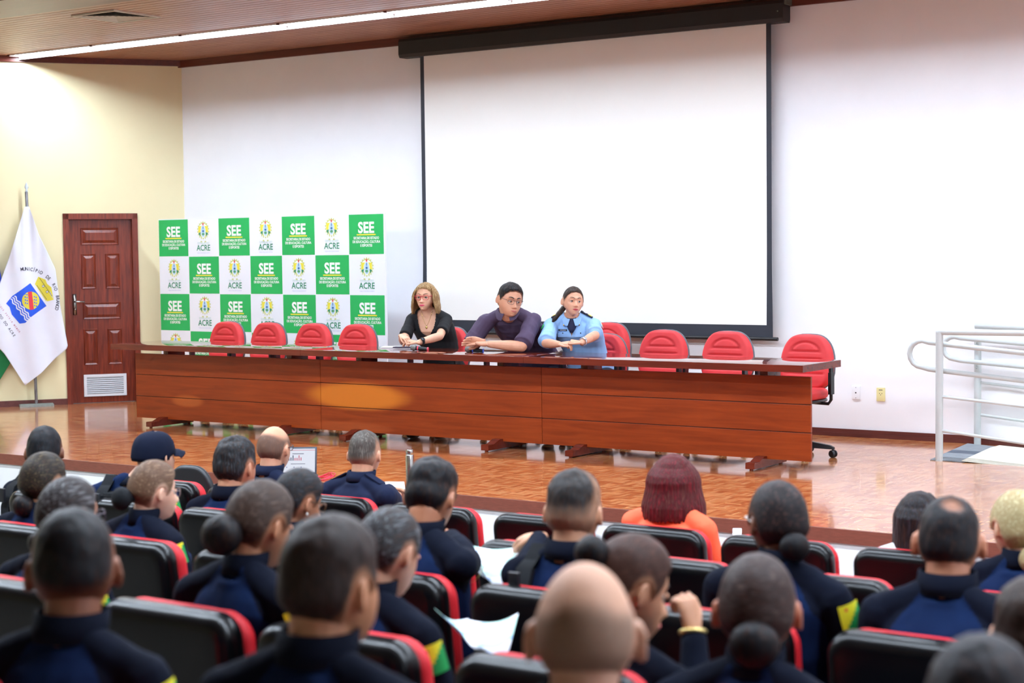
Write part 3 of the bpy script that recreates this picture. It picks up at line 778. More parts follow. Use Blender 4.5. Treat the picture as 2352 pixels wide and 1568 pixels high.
# second flag, mostly outside the frame
f2 = thing('state_flag', 'blue and green flag hanging behind the white flag at the frame edge', 'flag', FB-U*.28)
U2 = fpt(0, 700)[0]+.28
def off2(s, z): return .0+.014*math.sin(s*18+z)
FB_keep = FB; 
P2 = [(-.20, 1.75), (-.10, 1.75), (U2+.03, 1.3), (U2+.02, 1.0), (U2-.02, .9), (-.3, .9)]
cloth('flag_cloth', P2, pm('state_flag_blue', (38, 70, 190), .7), off2, f2)
gx = fpt(45, 850)[0]+.28; gz0 = fpt(8, 885)[1]
P3 = [(-.32, .9), (U2-.01, .9), (gx-.02, .62), (gx, .56), (gx-.06, .5), (U2-.05, gz0+.0), (-.3, gz0-.05)]
cloth('flag_field', P3, pm('state_flag_green', (8, 120, 62), .7), off2, f2)
q = MB(); q.tube([(0, 0, 0), (0, 0, 1.95)], .014, 10); q.build('pole', m_pole, f2).location = -U*.25
q = MB(); q.box((-.15, -.07, 0), (.15, .07, .02), M=Matrix.Rotation(math.atan2(U.y, U.x), 4, 'Z')); q.build('base_plate', m_iron, f2, smooth=False).location = -U*.25
# ================================================================== auditorium seats
m_bseat = pm('black_seat_shell', (5, 6, 8), .28, spec=.3, var=.1, scale=6, bump=.1, bscale=60)
m_rseat = pm('red_seat_fabric', (200, 22, 34), .65, var=.05, scale=10, bump=.15, bscale=200)
m_sleg = pm('grey_seat_leg', (60, 62, 66), .45, .5)
def round_rect(w, h, rt, rb, n=8):
    pts = []
    for cx_, cz_, r, a0 in ((w/2-rt, h/2-rt, rt, 0), (-w/2+rt, h/2-rt, rt, 90), (-w/2+rb, -h/2+rb, rb, 180), (w/2-rb, -h/2+rb, rb, 270)):
        for k in range(n):
            a = math.radians(a0+90*k/(n-1)); pts.append((cx_+r*math.cos(a), cz_+r*math.sin(a)))
    return pts
proto_seat = None
def seat(label, x, y, ztop):
    """y is the rear face of the back near its top"""
    global proto_seat
    fz = ztop-.93
    if proto_seat is None:
        t = thing('auditorium_seat', label, 'seat', (x, y, fz), 'black and red auditorium seats')
        Mb = Matrix.Translation((0, .045, .93-.30))@Matrix.Rotation(math.radians(7), 4, 'X')
        q = MB(); q.slab(round_rect(.515, .60, .075, .05), .10, .042, Mb, bulge=.004); q.build('back_shell', m_bseat, t)
        q = MB(); q.slab(round_rect(.50, .595, .08, .05), .060, .028, Matrix.Translation((0, .112, .93-.305))@Matrix.Rotation(math.radians(7), 4, 'X'), bulge=.01); q.build('back_cushion', m_rseat, t)
        Ms = Matrix.Translation((0, .36, .43))@Matrix.Rotation(math.radians(90), 4, 'X')
        q = MB(); q.slab(round_rect(.48, .46, .06, .05), .11, .045, Ms); q.build('seat_cushion', m_rseat, t)
        for s in (1,):
            q = MB(); q.slab(round_rect(.04, .30, .018, .018, 5), .035, .012, Matrix.Translation((s*.300, .27, .60))@Matrix.Rotation(math.pi/2, 4, 'X')); q.build('armrest', m_bseat, t)
            q = MB(); q.box((s*.300-.013, .16, 0), (s*.300+.013, .36, .59)); q.box((s*.300-.016, .10, 0), (s*.300+.016, .42, .02)); q.build('side_frame', m_sleg, t, smooth=False)
        proto_seat = t; return t
    c = copy_tree(proto_seat); c.location = (x, y, fz); c['label'] = label; return c
SEATS = []
def row(letter, y, xs, zt, labs):
    for x, l in zip(xs, labs): SEATS.append((seat(l, x, y, zt), x, y, zt))
YR = {'D': -6.35, 'C': -7.41, 'B': -8.47, 'A': -9.53, 'Z': -10.59}
ZR = {'D': .315, 'C': .405, 'B': .485, 'A': .572, 'Z': .67}
row('D', YR['D'], [-1.89, -1.28, -.68, -.04, .60, 1.20, 1.80, 2.41, 3.01], ZR['D'],
    ['auditorium seat in the front row beside the small round black chair', 'auditorium seat in the front row of the balding man by the laptop', 'auditorium seat of the man with epaulettes near the steel flask',
     'empty front row seat just right of the man with epaulettes', 'front row seat above the open white map, between two dark heads', 'front row seat in front of the fade haircut in the tactical vest',
     'front row seat behind the redhead in the orange blazer', 'front row seat just ahead of the glasses wearer with the low bun', 'front row seat of the black-haired person, second from the right edge'])
row('D', YR['D'], [3.62], ZR['D'], ['front row seat at the far right edge of the frame'])
row('C', YR['C'], [-1.57, -.97, -.40, .10, .67, 1.27, 1.87, 2.48, 3.08, 3.68], ZR['C'],
    ['second row seat at the left edge, mostly hidden by the woman with the low ponytail', 'second row seat of the officer in the navy cap', 'second row seat of the man with grey-flecked black hair', 'empty second row seat, its red rim arching above the grey-haired woman',
     'second row seat hidden behind the bowed young man', 'second row seat hidden behind the fade haircut', 'second row seat right of the man in the tactical vest, beside the red curve',
     'second row seat with red rim right of the low bun and flag patch', 'second row seat beyond the man with the thinning crown', 'second row seat of the blonde woman at the right edge'])
row('B', YR['B'], [-.50, .115, .76, 1.37, 2.0, 2.6, 3.23], ZR['B'],
    ['third row seat at the left edge behind the woman with the low ponytail', 'third row seat of the light-haired woman with glasses and a black bun', 'third row seat left of the brown bun, partly hidden',
     'third row seat of the bowed young man, its red rim arching at the right', 'third row seat of the man in the tactical vest with orange patch', 'third row seat of the tall woman with the low bun on the right', 'third row seat of the man with the thinning crown'])
row('A', YR['A'], [.82, 1.46, 2.07, 2.72, 3.33], ZR['A'],
    ['fourth row seat cut by the left edge, behind the close-cropped man', 'fourth row seat of the brown-haired woman with the big bun', 'fourth row seat of the woman with slicked grey-streaked hair', 'fourth row seat left of the bald man, at the bottom edge',
     'fourth row seat of the woman whose bun faces the camera'])
row('Z', YR['Z'], [1.75, 2.4, 3.05, 3.9], ZR['Z'],
    ['nearest row seat under the close-cropped man at bottom left', 'nearest row seat under the dark-haired man looking right', 'nearest row seat under the bald man', 'nearest row seat under the blurred dark head at bottom right'])
# ================================================================== small things
m_steel = pm('steel', (190, 188, 184), .22, 1, var=.03)
b = at(942, 1116, -4.13); t = thing('vacuum_flask', 'tall brushed steel vacuum flask standing at the stage edge', 'flask', (b.x, -4.13, 0))
q = MB(); q.lathe([(0, 0), (.027, 0), (.028, .004), (.028, .212), (.026, .216), (0, .216)], n=28); q.build('flask_body', m_steel, t, auto=.6)
q = MB(); q.lathe([(0, .217), (.025, .217), (.0265, .220), (.0265, .245), (.024, .25), (0, .25)], n=28); q.build('cap', m_steel, t, auto=.6)
# laptop
lp_ = at(690, 1087, -4.12); lt = thing('laptop', 'open laptop with a lit white page on its screen at the stage edge', 'laptop', (lp_.x-.05, -4.12, .0), rz=math.radians(34))
m_lap = pm('dark_laptop_shell', (58, 64, 76), .4, .3)
q = MB(); q.box((-.16, -.22, 0), (.16, 0, .017)); q.build('keyboard_base', m_lap, lt, bevel=.003)
Ml = Matrix.Translation((0, 0, .012))@Matrix.Rotation(math.radians(-14), 4, 'X')
q = MB(); q.box((-.15, -.004, .004), (.15, .004, .195), M=Ml); sc_ = q.build('lid', m_lap, lt, bevel=.002)
q = MB(); q.add([Ml@Vector(p) for p in ((-.138, -.0048, .018), (.138, -.0048, .018), (.138, -.0048, .183), (-.138, -.0048, .183))], [(0, 1, 2, 3)]); q.build('display', emis('display_white', (226, 230, 242), .9), sc_, smooth=False)
inkd = [emis('display_pink', (226, 130, 150), .7), emis('display_grey', (120, 124, 150), .6), emis('display_blue', (110, 120, 190), .6)]
q = MB()
def drect(x0, x1, z0, z1, mi): q.add([Ml@Vector(p) for p in ((x0, -.0053, z0), (x1, -.0053, z0), (x1, -.0053, z1), (x0, -.0053, z1))], [(0, 1, 2, 3)], mi)
drect(-.138, .138, .170, .174, 0); drect(-.02, .06, .145, .15, 1); drect(-.03, .07, .075, .079, 1)
for k in range(9):
    drect(-.075+k*.014, -.067+k*.014, .1, .125+.012*math.sin(k*2), 1 if k < 5 else 0)
for k in range(3): drect(-.06+k*.05, -.055+k*.05, .05, .058, 2)
q.build('display_content', inkd, sc_, smooth=False)
# red cable coil
q = MB(); pts = []; cp = at(745, 1100, -4.13)
for k in range(160):
    a = k/160*2*math.pi*5.5; r = .075+.018*math.sin(k*.37)
    pts.append((cp.x+r*math.cos(a)*1.0, -4.14+.055*math.sin(a)+.01*math.sin(k*.9), .008+.045*(.5+.5*math.sin(k*.23+1))*(.5+.5*math.sin(a))))
q.tube(pts, .0032, 6); tag(q.build('cable_coil', pm('red_cable', (214, 40, 70), .45)), 'loose coil of thin red cable at the stage edge', 'cable')
# microphones
m_grill = pm('mic_grille_metal', (126, 124, 120), .5, .6, var=.2, scale=300, bump=.4, bscale=600)
def mic(px, py, ang, ring, lab):
    P = atz(px, py, .775); t = thing('microphone', lab, 'microphone', (P.x, P.y, .7497), rz=ang)
    t.rotation_euler = (0, 0, ang)
    My = Matrix.Translation((0, 0, .0235))@Matrix.Rotation(math.pi/2, 4, 'Y')
    q = MB(); q.ell((-.0, 0, .0245), (.027, .0245, .0245)); q.build('grille', m_grill, t)
    M2 = Matrix.Rotation(math.pi/2+.09, 3, 'Y')
    def seg(r0, r1, x0, x1, mat, nm):
        q = MB(); q.lathe([(0, x0), (r0, x0), (r1, x1), (0, x1)], (0, 0, .0235), 16, M=M2); q.build(nm, mat, t, auto=.6)
    seg(.020, .0185, .02, .032, m_blkp, 'collar'); seg(.0188, .0186, .032, .042, ring, 'ring'); seg(.0175, .013, .042, .115, m_blkp, 'handle'); seg(.0165, .0165, .115, .125, ring, 'ring')
    return t
mic(950, 798, .38, pm('red_ring', (220, 60, 80), .4), 'black microphone with red rings lying in front of the blonde woman')
mic(1075, 802, .55, pm('blue_ring', (70, 110, 235), .4), 'black microphone with blue rings lying in front of the man in purple')
# papers on the table
m_paper = pm('white_paper', (240, 241, 245), .7, var=.01)
P = atz(905, 797, .751); q = MB(); Mp = Matrix.Translation((P.x, P.y+.03, .7500))@Matrix.Rotation(.5, 4, 'Z')
q.box((-.12, -.09, 0), (.12, .09, .004), M=Mp); tag(q.build('notepad', m_paper, smooth=False), 'white paper notepad by the hands of the blonde woman', 'notepad')
q = MB(); P = atz(925, 797, .758); Mp = Matrix.Translation((P.x, P.y, .7545))@Matrix.Rotation(.3, 4, 'Z')
q.box((-.075, -.035, 0), (.075, .035, .008), M=Mp); tag(q.build('mobile_phone', pm('dark_phone', (70, 60, 86), .25), smooth=False), 'dark phone lying on the white notepad', 'phone')
P = atz(417, 797, .75)
# small black side chair in front of the second row
bc = at(440, 1064, -5.75); bc_ = thing('side_chair', 'plain black chair with rounded back standing by the front row at left', 'chair', (bc.x, -5.75, hall_z(-5.75)), rz=.12)
zz = bc.z-hall_z(-5.75)
q = MB(); q.slab([(a*.78, c*.80) for a, c in back_outline(.44, .46)], .05, .024, Matrix.Translation((0, 0, zz-.19))@Matrix.Rotation(.1, 4, 'X'), bulge=.01); q.build('backrest', m_blkp, bc_)
q = MB(); q.slab(round_rect(.42, .42, .07, .07), .06, .025, Matrix.Translation((0, .24, .46))@Matrix.Rotation(math.pi/2, 4, 'X')); q.build('seat', m_blkp, bc_)
for sx in (-1, 1):
    for sy_ in (0, 1):
        q = MB(); q.tube([(sx*.19, .04+sy_*.38, 0), (sx*.18, .06+sy_*.34, .44)]+([(sx*.16, .0, zz-.2)] if sy_ == 0 else []), .011, 8); q.build('leg', m_blkp, bc_)
# ================================================================== people
def remesh(mb, voxel, smooth_it=4, fac=.5):
    me = bpy.data.meshes.new('tmp'); me.from_pydata(mb.v, [], mb.f)
    bm = bmesh.new(); bm.from_mesh(me); bmesh.ops.recalc_face_normals(bm, faces=bm.faces); bm.to_mesh(me); bm.free()
    ob = bpy.data.objects.new('tmp', me); COL.objects.link(ob)
    md = ob.modifiers.new('r', 'REMESH'); md.mode = 'VOXEL'; md.voxel_size = voxel; md.use_smooth_shade = True
    if smooth_it:
        sm = ob.modifiers.new('s', 'SMOOTH'); sm.iterations = smooth_it; sm.factor = fac
    dg = bpy.context.evaluated_depsgraph_get(); dg.update()
    out = bpy.data.meshes.new_from_object(ob.evaluated_get(dg))
    bpy.data.objects.remove(ob); bpy.data.meshes.remove(me)
    out.polygons.foreach_set('use_smooth', [True]*len(out.polygons))
    return out
def obj_from(me, name, mats, parent):
    me.materials.clear()
    for m in mats: me.materials.append(m)
    me.name = name
    o = bpy.data.objects.new(name, me); COL.objects.link(o); o.parent = parent; return o
def append_mb(me, mb, mi=0):
    """join hands (not remeshed) onto the body mesh"""
    bm = bmesh.new(); bm.from_mesh(me)
    vs = [bm.verts.new(v) for v in mb.v]
    for f in mb.f:
        try:
            nf = bm.faces.new([vs[i] for i in f]); nf.smooth = True; nf.material_index = mi
        except ValueError: pass
    bm.to_mesh(me); bm.free()
# ---- head surface: unit sphere direction -> point (x right, y face, z up)
HP = dict(jaw=.28, wx=1.0)
def head_pt(sx, sy, sz, fem=0):
    x, y, z = .077*sx, .098*sy, .116*sz
    low = smoothstep(.0, -1.0, sz)
    x *= (1-HP['jaw']*low**1.2)*HP['wx']
    if sy < 0: y *= 1-.55*low
    y += .034*low
    if sy > 0 and sz < .75: x *= 1-.10*smoothstep(.3, 1, sy)
    # flatten the face, temples
    if sy > 0: y = y-.012*smoothstep(.55, 1, sy)*smoothstep(.9, 0, abs(sz-.05))
    fz = z-.004
    f = smoothstep(.25, .6, sy)
    if f > 0:
        g = lambda a, b: math.exp(-(a/b)**2)
        y += f*.007*g(z-.028, .012)*g(x, .05)                              # brow ridge
        y -= f*.013*(g(abs(x)-.031, .0165)*g(z-.004, .0135))                # eye sockets
        nz = smoothstep(.018, -.028, z)*smoothstep(-.047, -.034, z)
        y += f*(.027*nz*g(x, .0085+.009*smoothstep(.0, -.034, z)))          # nose
        y += f*.007*g(abs(x)-.013, .007)*g(z+.036, .007)                    # nostril wings
        y += f*.005*g(abs(x)-.042, .018)*g(z+.022, .016)                    # cheeks
        y += f*(.007-.001*fem)*g(x, .026)*g(z+.064, .016)                   # mouth
        y -= f*.003*g(x, .022)*g(z+.0635, .003)
        y -= f*.003*g(x, .03)*g(z+.082, .006)
        y += f*.008*g(x, .022)*g(z+.100, .013)                              # chin
    return x, y, z
def face_pt(x, z, out=0, fem=0):
    sx, sz = x/.077, z/.116
    for _ in range(12):
        sy = math.sqrt(max(.0, 1-sx*sx-sz*sz)); n_ = math.sqrt(sx*sx+sy*sy+sz*sz)
        p = head_pt(sx/n_, sy/n_, sz/n_, fem); sx += (x-p[0])/.085; sz += (z-p[2])/.125
    return Vector((x, p[1]+out, z))
def sphere_dirs(NU, NV):
    out = []
    for i in range(NV+1):
        a = -math.pi/2+math.pi*min(max(i, .03), NV-.03)/NV
        for k in range(NU):
            b = 2*math.pi*k/NU
            # denser sampling round the face (b = pi/2)
            b2 = b+.35*math.cos(b)
            out.append((math.cos(a)*math.cos(b2), math.cos(a)*math.sin(b2), math.sin(a)))
    return out
def grid_faces(NU, NV):
    f = [(i*NU+k, i*NU+(k+1) % NU, (i+1)*NU+(k+1) % NU, (i+1)*NU+k) for i in range(NV) for k in range(NU)]
    f.append(tuple(range(NU-1, -1, -1))); f.append(tuple(NV*NU+k for k in range(NU))); return f
def hairline(az):          # az: 0 back .. pi front ; returns lowest z with hair (m)
    return float(np.interp(az, [0, .7, 1.0, 1.2, 1.3, 1.55, 1.7, 1.8, 1.92, 2.15, 2.5, 3.14], [-.072, -.068, -.052, -.022, .008, .020, .010, -.014, .004, .045, .066, .074]))
SKINS = {}
def skin(col):
    n = 'skin_%d_%d_%d' % col
    if n in SKINS: return SKINS[n]
    m, t = base_mat(n, col, .48)
    nz = t.n('ShaderNodeTexNoise', {'Vector': t.coord(), 'Scale': 14, 'Detail': 4}).outputs[0]
    c = rgb(col); a = (c[0]*.93, c[1]*.86, c[2]*.84, 1); b = (min(1, c[0]*1.05), c[1]*1.06, c[2]*1.06, 1)
    t.set('Base Color', t.mix(t.n('ShaderNodeMapRange', {0: nz, 1: .3, 2: .7}).outputs[0], a, b))
    t.set('Subsurface Weight', .08); t.set('Subsurface Radius', (.01, .004, .002)); t.set('Subsurface Scale', 1)
    n2 = t.n('ShaderNodeTexNoise', {'Vector': t.coord(), 'Scale': 350, 'Detail': 2}).outputs[0]; t.bump(n2, .12, .001)
    SKINS[n] = m; return m
def hairmat(col, col2=None, skincol=(180, 130, 100), rough=.5, stretch=(1, 1, .12)):
    n = 'hair_%d_%d_%d_%d' % (col+(skincol[0],)) + ('' if col2 is None else '_%d_%d_%d' % col2)
    if n in SKINS: return SKINS[n]
    m, t = base_mat(n, col, rough); col2 = col2 or tuple(min(255, int(c*1.5+12)) for c in col)
    mp = t.n('ShaderNodeMapping', {0: t.coord(), 3: stretch}).outputs[0]
    nz = t.n('ShaderNodeTexNoise', {'Vector': mp, 'Scale': 130, 'Detail': 4, 'Distortion': .5}).outputs[0]
    c = t.mix(t.n('ShaderNodeMapRange', {0: nz, 1: .50, 2: .78}).outputs[0], rgb(col), rgb(col2))
    at_ = t.n('ShaderNodeAttribute', attribute_name='fade').outputs['Fac']
    k = t.math('ADD', at_, t.math('MULTIPLY', t.math('SUBTRACT', nz, .5), .35))
    k = t.n('ShaderNodeMapRange', {0: k, 1: 0, 2: 1}).outputs[0]
    # density of hair over scalp: part of the hair itself (clipped short towards the nape)
    c = t.mix(k, rgb(skincol), c)
    t.set('Base Color', c); t.set('Specular IOR Level', .16); t.bump(nz, .3, .003)
    SKINS[n] = m; return m
def hand(mb, wrist, d, n, side, curls=(.5, .6, .7, .8), L=.185, spread=.06, thumb=(.5, .3), wid=1.0):
    """palm and five fingers; d finger direction, n palm normal, side +1/-1 puts the thumb on +s"""
    d = Vector(d).normalized(); n = Vector(n); n = (n-d*n.dot(d)).normalized(); s = d.cross(n)*side; k = L/.185
    w = Vector(wrist); pl = .088*k
    def ring(c, a, b, N_=12): return [c+s*(a*math.cos(t))+n*(b*math.sin(t)) for t in [2*math.pi*i/N_ for i in range(N_)]]
    a = wid*k
    mb.loft([ring(w-d*.02*k, .024*a, .018*a), ring(w, .025*a, .018*a), ring(w+d*.03*k, .034*a, .016*a), ring(w+d*.06*k, .040*a, .0145*a), ring(w+d*pl, .040*a, .0125*a), ring(w+d*(pl+.006), .034*a, .008*a)])
    lens = (.072, .080, .075, .060); rs = (.0092, .0096, .009, .008)
    for i in range(4):
        off = (.030-.0198*i)*a; p = w+d*(pl-.006)+s*off; dd = (d+s*(spread*(1.5-i))).normalized(); pts = [p]; rad = [rs[i]*a*1.05]; ang = 0
        for j, fr in enumerate((.45, .31, .24)):
            ang += curls[i]*(1, 1.1, .8)[j]
            dir_ = (dd*math.cos(ang)+n*math.sin(ang)).normalized()
            p0 = pts[-1]; pts.append(p0+dir_*lens[i]*k*fr*.5); rad.append(rs[i]*a*(1-.07*j)*.97)
            pts.append(p0+dir_*lens[i]*k*fr); rad.append(rs[i]*a*(1-.09*j))
        mb.tube(pts, rad, 8, round_ends=True)
    p = w+d*.022*k+s*.024*a; v1 = (d*.72+s*thumb[0]+n*thumb[1]).normalized(); v2 = (d*.85+s*.15*thumb[0]+n*thumb[1]*1.3).normalized()
    mb.tube([p-v1*.01, p+v1*.02*k, p+v1*.045*k, p+v1*.045*k+v2*.018*k, p+v1*.045*k+v2*.034*k], [.014*a, .0135*a, .0108*a, .0105*a, .0095*a], 8, round_ends=True)
def Rz(a): return Matrix.Rotation(a, 3, 'Z')
def person(label, top, floor_z, body=0, head=0, pitch=0, roll=0, scale=1.0, skincol=(190, 135, 105), fem=0, hair=None, cloth=None, arms=None,
           hip=None, girth=1.0, voxel=.0065, face=False, extras=None, seat_h=.45, hip_back=.10, sh_w=.186, legs=True, name='person', wide=1.0, jaw=None, fw=1.0, sink=0, ear=1.0, shift=(0, 0, 0)):
    """top: world point of the crown of the head; body, head: headings, ccw from +y. Everything is built relative to the seat point on the floor"""
    HP['jaw'] = jaw if jaw is not None else (.36 if fem else .28); HP['wx'] = fw
    top = Vector(top); Fh = Rz(head)@Vector((0, 1, 0)); Fb = Rz(body)@Vector((0, 1, 0)); Rb = Rz(body)@Vector((1, 0, 0)); U_ = Vector((0, 0, 1))
    HM = Rz(head)@Matrix.Rotation(-pitch, 3, 'X')@Matrix.Rotation(roll, 3, 'Y')
    hs = scale
    hc = top-HM@Vector((0, -.01, .116*hs))
    nb = hc-U_*(.128*hs-sink)-Fh*.03*hs-Fb*(.03+.05*max(0, pitch))+Vector(shift)               # neck base
    if hip is None: hp = Vector((nb.x, nb.y, 0))-Fb*hip_back; hp.z = floor_z+seat_h+.085
    else: hp = Vector(hip)
    base = Vector((hp.x, hp.y, floor_z)); T = lambda v: Vector(v)-base
    root = thing(name, label, 'person', base)
    hc, nb, hp = T(hc), T(nb), T(hp)
    g = girth
    sp = nb-hp; Lz = sp.length
    def sring(c, w, d_, N_=20, up=None):
        return [c+Rb*(w*math.copysign(abs(math.cos(t))**.85, math.cos(t)))+Fb*(d_*math.sin(t)) for t in [2*math.pi*i/N_ for i in range(N_)]]
    bulge = .03*(g-1)*4
    def spine(t): return hp+sp*t+Fb*(-.03*math.sin(math.pi*t))
    def torso(mb, inf, topz=True):
        shw = sh_w+.0
        prof = [(-.10, .115*g, .085*g), (-.04, .165*g, .115*g), (.08, .172*g, .125*g), (.28, .150*g*(1-.06*fem), .112*g), (.5, .155*g, .115*g), (.68, (.168)*g, .118*g+.012*fem), (.80, .172*(g+1)/2, .105*g), (.885, .150*wide, .082), (.95, .095*wide, .062), (1.0, .058, .055)]
        mb.loft([sring(spine(t)+(Fb*.018*fem if t == .68 else Vector()), w+inf, d_+inf) for t, w, d_ in prof])
        for s in (-1, 1):
            a_ = nb+U_*.02+Rb*s*.03; b_ = shoulder(s)
            mb.cone(a_-U_*.01, .036+inf*.8, b_+U_*.006, .040+inf)
    def shoulder(s): return nb-U_*((.070 if voxel < .005 else .062)*hs)+Rb*s*shw_-Fb*.01
    shw_ = sh_w*wide
    A = dict(r=None, l=None); A.update(arms or {})
    P = {}
    for key, s in (('r', 1), ('l', -1)):
        a = A[key]; S_ = shoulder(s)
        if a is None:
            E_ = S_+Rb*s*.045-U_*.27+Fb*.06; W_ = E_+Fb*.21-Rb*s*.09+U_*.0; W_.z = max(W_.z, hp.z+.06); hd = (Fb*.9-Rb*s*.35-U_*.1); hn = -U_; cu = (.3, .35, .4, .4)
        else:
            E_, W_ = T(a['e']), T(a['w']); Lu, Lf = (.285, .245) if not fem else (.265, .225)
            Lu *= a.get('k', 1); Lf *= a.get('k', 1)
            dw = W_-S_
            if dw.length > (Lu+Lf)*.97: W_ = S_+dw.normalized()*(Lu+Lf)*.97
            for _ in range(8):
                E_ = S_+(E_-S_).normalized()*Lu
                if 'tz' in a: E_.z = max(E_.z, a['tz'])
                E_ = W_+(E_-W_).normalized()*Lf
            hd, hn, cu = a['d'], a['n'], a.get('c', (.3, .35, .4, .45))
        P[key] = (S_, E_, W_, hd, hn, cu)
    rr = .95+.35*(g-1)*1.5-.10*fem
    def arm(mb, s, inf, upto=1.0):
        S_, E_, W_, *_ = P['r' if s > 0 else 'l']
        if inf == 0 or upto > 1:
            mb.cone(S_, .049*rr+inf, E_, .040*rr+inf)
            Wq = W_ if upto <= 2 else W_
            mid = E_+(W_-E_)*.35
            mb.cone(E_, .040*rr+inf, mid, .041*rr+inf); mb.cone(mid, .041*rr+inf, W_-(W_-E_)*(.0 if inf == 0 else .04), .026*rr+inf*.9)
        else:
            Q = S_+(E_-S_)*upto; mb.cone(S_, .049*rr+inf, Q, .046*rr+inf)
            dd = (E_-S_).normalized(); u = dd.orthogonal().normalized(); w_ = dd.cross(u)
            r_ = .046*rr+inf+.004
            mb.loft([[c_+(u*math.cos(t)+w_*math.sin(t))*r for t in [2*math.pi*i/16 for i in range(16)]] for c_, r in ((Q-dd*.05, r_), (Q+dd*.03, r_*1.05), (Q+dd*.031, r_*.8))])
    knee = {}
    for s in (-1, 1):
        knee[s] = hp+Fb*.42+Rb*s*.12-U_*.03
    def leg(mb, s, inf):
        K = knee[s]; An = K+Fb*.0; An = Vector((K.x, K.y, .085))-Fb*.05
        mb.cone(hp+Rb*s*.085-U_*.01, .082*g+inf, K, .058+inf); mb.cone(K, .055+inf, K+(An-K)*.35, .052+inf); mb.cone(K+(An-K)*.35, .052+inf, An, .036+inf)
        return An
    sm = skin(skincol)
    # ---- body
    if voxel < .005: print('ARMS', label[:20], [(round((b_-a_).length, 3), round((c_-b_).length, 3), tuple(round(q_, 2) for q_ in a_+base), tuple(round(q_, 2) for q_ in b_+base), tuple(round(q_, 2) for q_ in c_+base)) for a_, b_, c_, *_ in P.values()])
    mb = MB(); NU, NV = 64, 56
    dirs = sphere_dirs(NU, NV); pts = [hc+HM@(Vector(head_pt(*d_, fem=fem))*hs) for d_ in dirs]; mb.add(pts, grid_faces(NU, NV))
    for s in (-1, 1):                                                     # ears
        ec = Vector((s*(.0800*fw+.006*(ear-1)*5), -.006, -.004))
        EM = HM@Matrix.Rotation(s*.50, 3, 'Z')@Matrix.Rotation(-.18, 3, 'X')
        mb.ell(hc+HM@(ec*hs), (.0065*hs, .0185*hs*ear, .031*hs*ear), EM, 14, 10)
        rim = []
        for k in range(9):
            a = math.radians(-70+k*33); rim.append(hc+HM@(ec*hs)+EM@(Vector((s*.0035, -.0165*ear*math.cos(a), .0285*ear*math.sin(a)))*hs))
        mb.tube(rim, .0042*hs, 8, round_ends=True)
    nr = (.058 if not fem else .048)*(1+(g-1)*.5)
    nt = hc+HM@(Vector((0, -.028, -.045))*hs)
    mb.cone(nt, nr*.93*hs, nb-U_*.02+Fb*.012, nr*.95*hs)
    torso(mb, 0)
    for s in (-1, 1): arm(mb, s, 0)
    if legs:
        for s in (-1, 1): leg(mb, s, 0)
    me = remesh(mb, voxel, 3, .4)
    hb = MB()
    for key, s in (('r', 1), ('l', -1)):
        S_, E_, W_, hd, hn, cu = P[key]
        hand(hb, W_+(W_-E_).normalized()*.01, hd, hn, -s if True else s, cu, L=(.188 if not fem else .168)*hs**.5, wid=1.0 if not fem else .88, thumb=(A[key] or {}).get('th', (.5, .3)), spread=(A[key] or {}).get('sp', .06))
    append_mb(me, hb)
    bo = obj_from(me, 'body', [sm], root)
    # ---- clothing
    C = dict(kind='uniform'); C.update(cloth or {})
    mb = MB(); torso(mb, .012)
    sl = C.get('sleeve', 2)
    for s in (-1, 1): arm(mb, s, C.get('ease', .013), sl)
    me = remesh(mb, max(voxel*1.0, .0055), C.get('smooth', 9), .5)
    mats = C['mats']
    if C.get('face'):
        lo = [0]*len(me.polygons)
        info = dict(nb=nb, hp=hp, Rb=Rb, Fb=Fb, sh=shoulder, hc=hc)
        for i, p in enumerate(me.polygons): lo[i] = C['face'](p.center, info)
        if -1 in lo:
            bm = bmesh.new(); bm.from_mesh(me); bm.faces.ensure_lookup_table()
            bmesh.ops.delete(bm, geom=[bm.faces[i] for i in range(len(lo)) if lo[i] == -1], context='FACES'); bm.to_mesh(me); bm.free(); lo = [v_ for v_ in lo if v_ != -1]
        me.polygons.foreach_set('material_index', lo)
    wr = C.get('wrinkle', .006)
    nors = [v.normal.copy() for v in me.vertices]; new = []
    for v, nn in zip(me.vertices, nors):
        c_ = v.co
        new += list(c_+nn*(wr*(noise.noise(c_*9+Vector((floor_z*3, top.x, 0)))+.5*noise.noise(Vector((c_.x*26, c_.y*26, c_.z*13))))))
    me.vertices.foreach_set('co', new)
    cl_ = obj_from(me, C.get('name', 'jacket'), mats, root)
    me.materials.clear()
    for m in mats: me.materials.append(m)
    if C.get('face'): me.polygons.foreach_set('material_index', lo)
    if C.get('collar', True):
        q = MB(); cr = nr*1.02*hs+.007; cen0 = nb-U_*.012; ax = (nt-nb).normalized()
        hh = C.get('collar_h', .060)
        rings = []
        def cring(c_, r, dr=0): return [c_+Rb*(r*math.cos(t)*1.06)+Fb*(r*math.sin(t)) for t in [2*math.pi*i/28 for i in range(28)]]
        cen0 = cen0+ax*.022; q.loft([cring(cen0, cr+.004), cring(cen0+ax*hh*.5, cr+.006), cring(cen0+ax*hh, cr+.004), cring(cen0+ax*(hh+.003), cr-.001), cring(cen0+ax*hh, cr-.004), cring(cen0, cr-.003)], closed=True)
        q.build('collar', C.get('collar_mat', mats[-1]), root)
    from mathutils.bvhtree import BVHTree
    bv = BVHTree.FromPolygons([v.co.copy() for v in me.vertices], [tuple(p.vertices) for p in me.polygons])
    bb = BVHTree.FromPolygons([v.co.copy() for v in bo.data.vertices], [tuple(p.vertices) for p in bo.data.polygons])
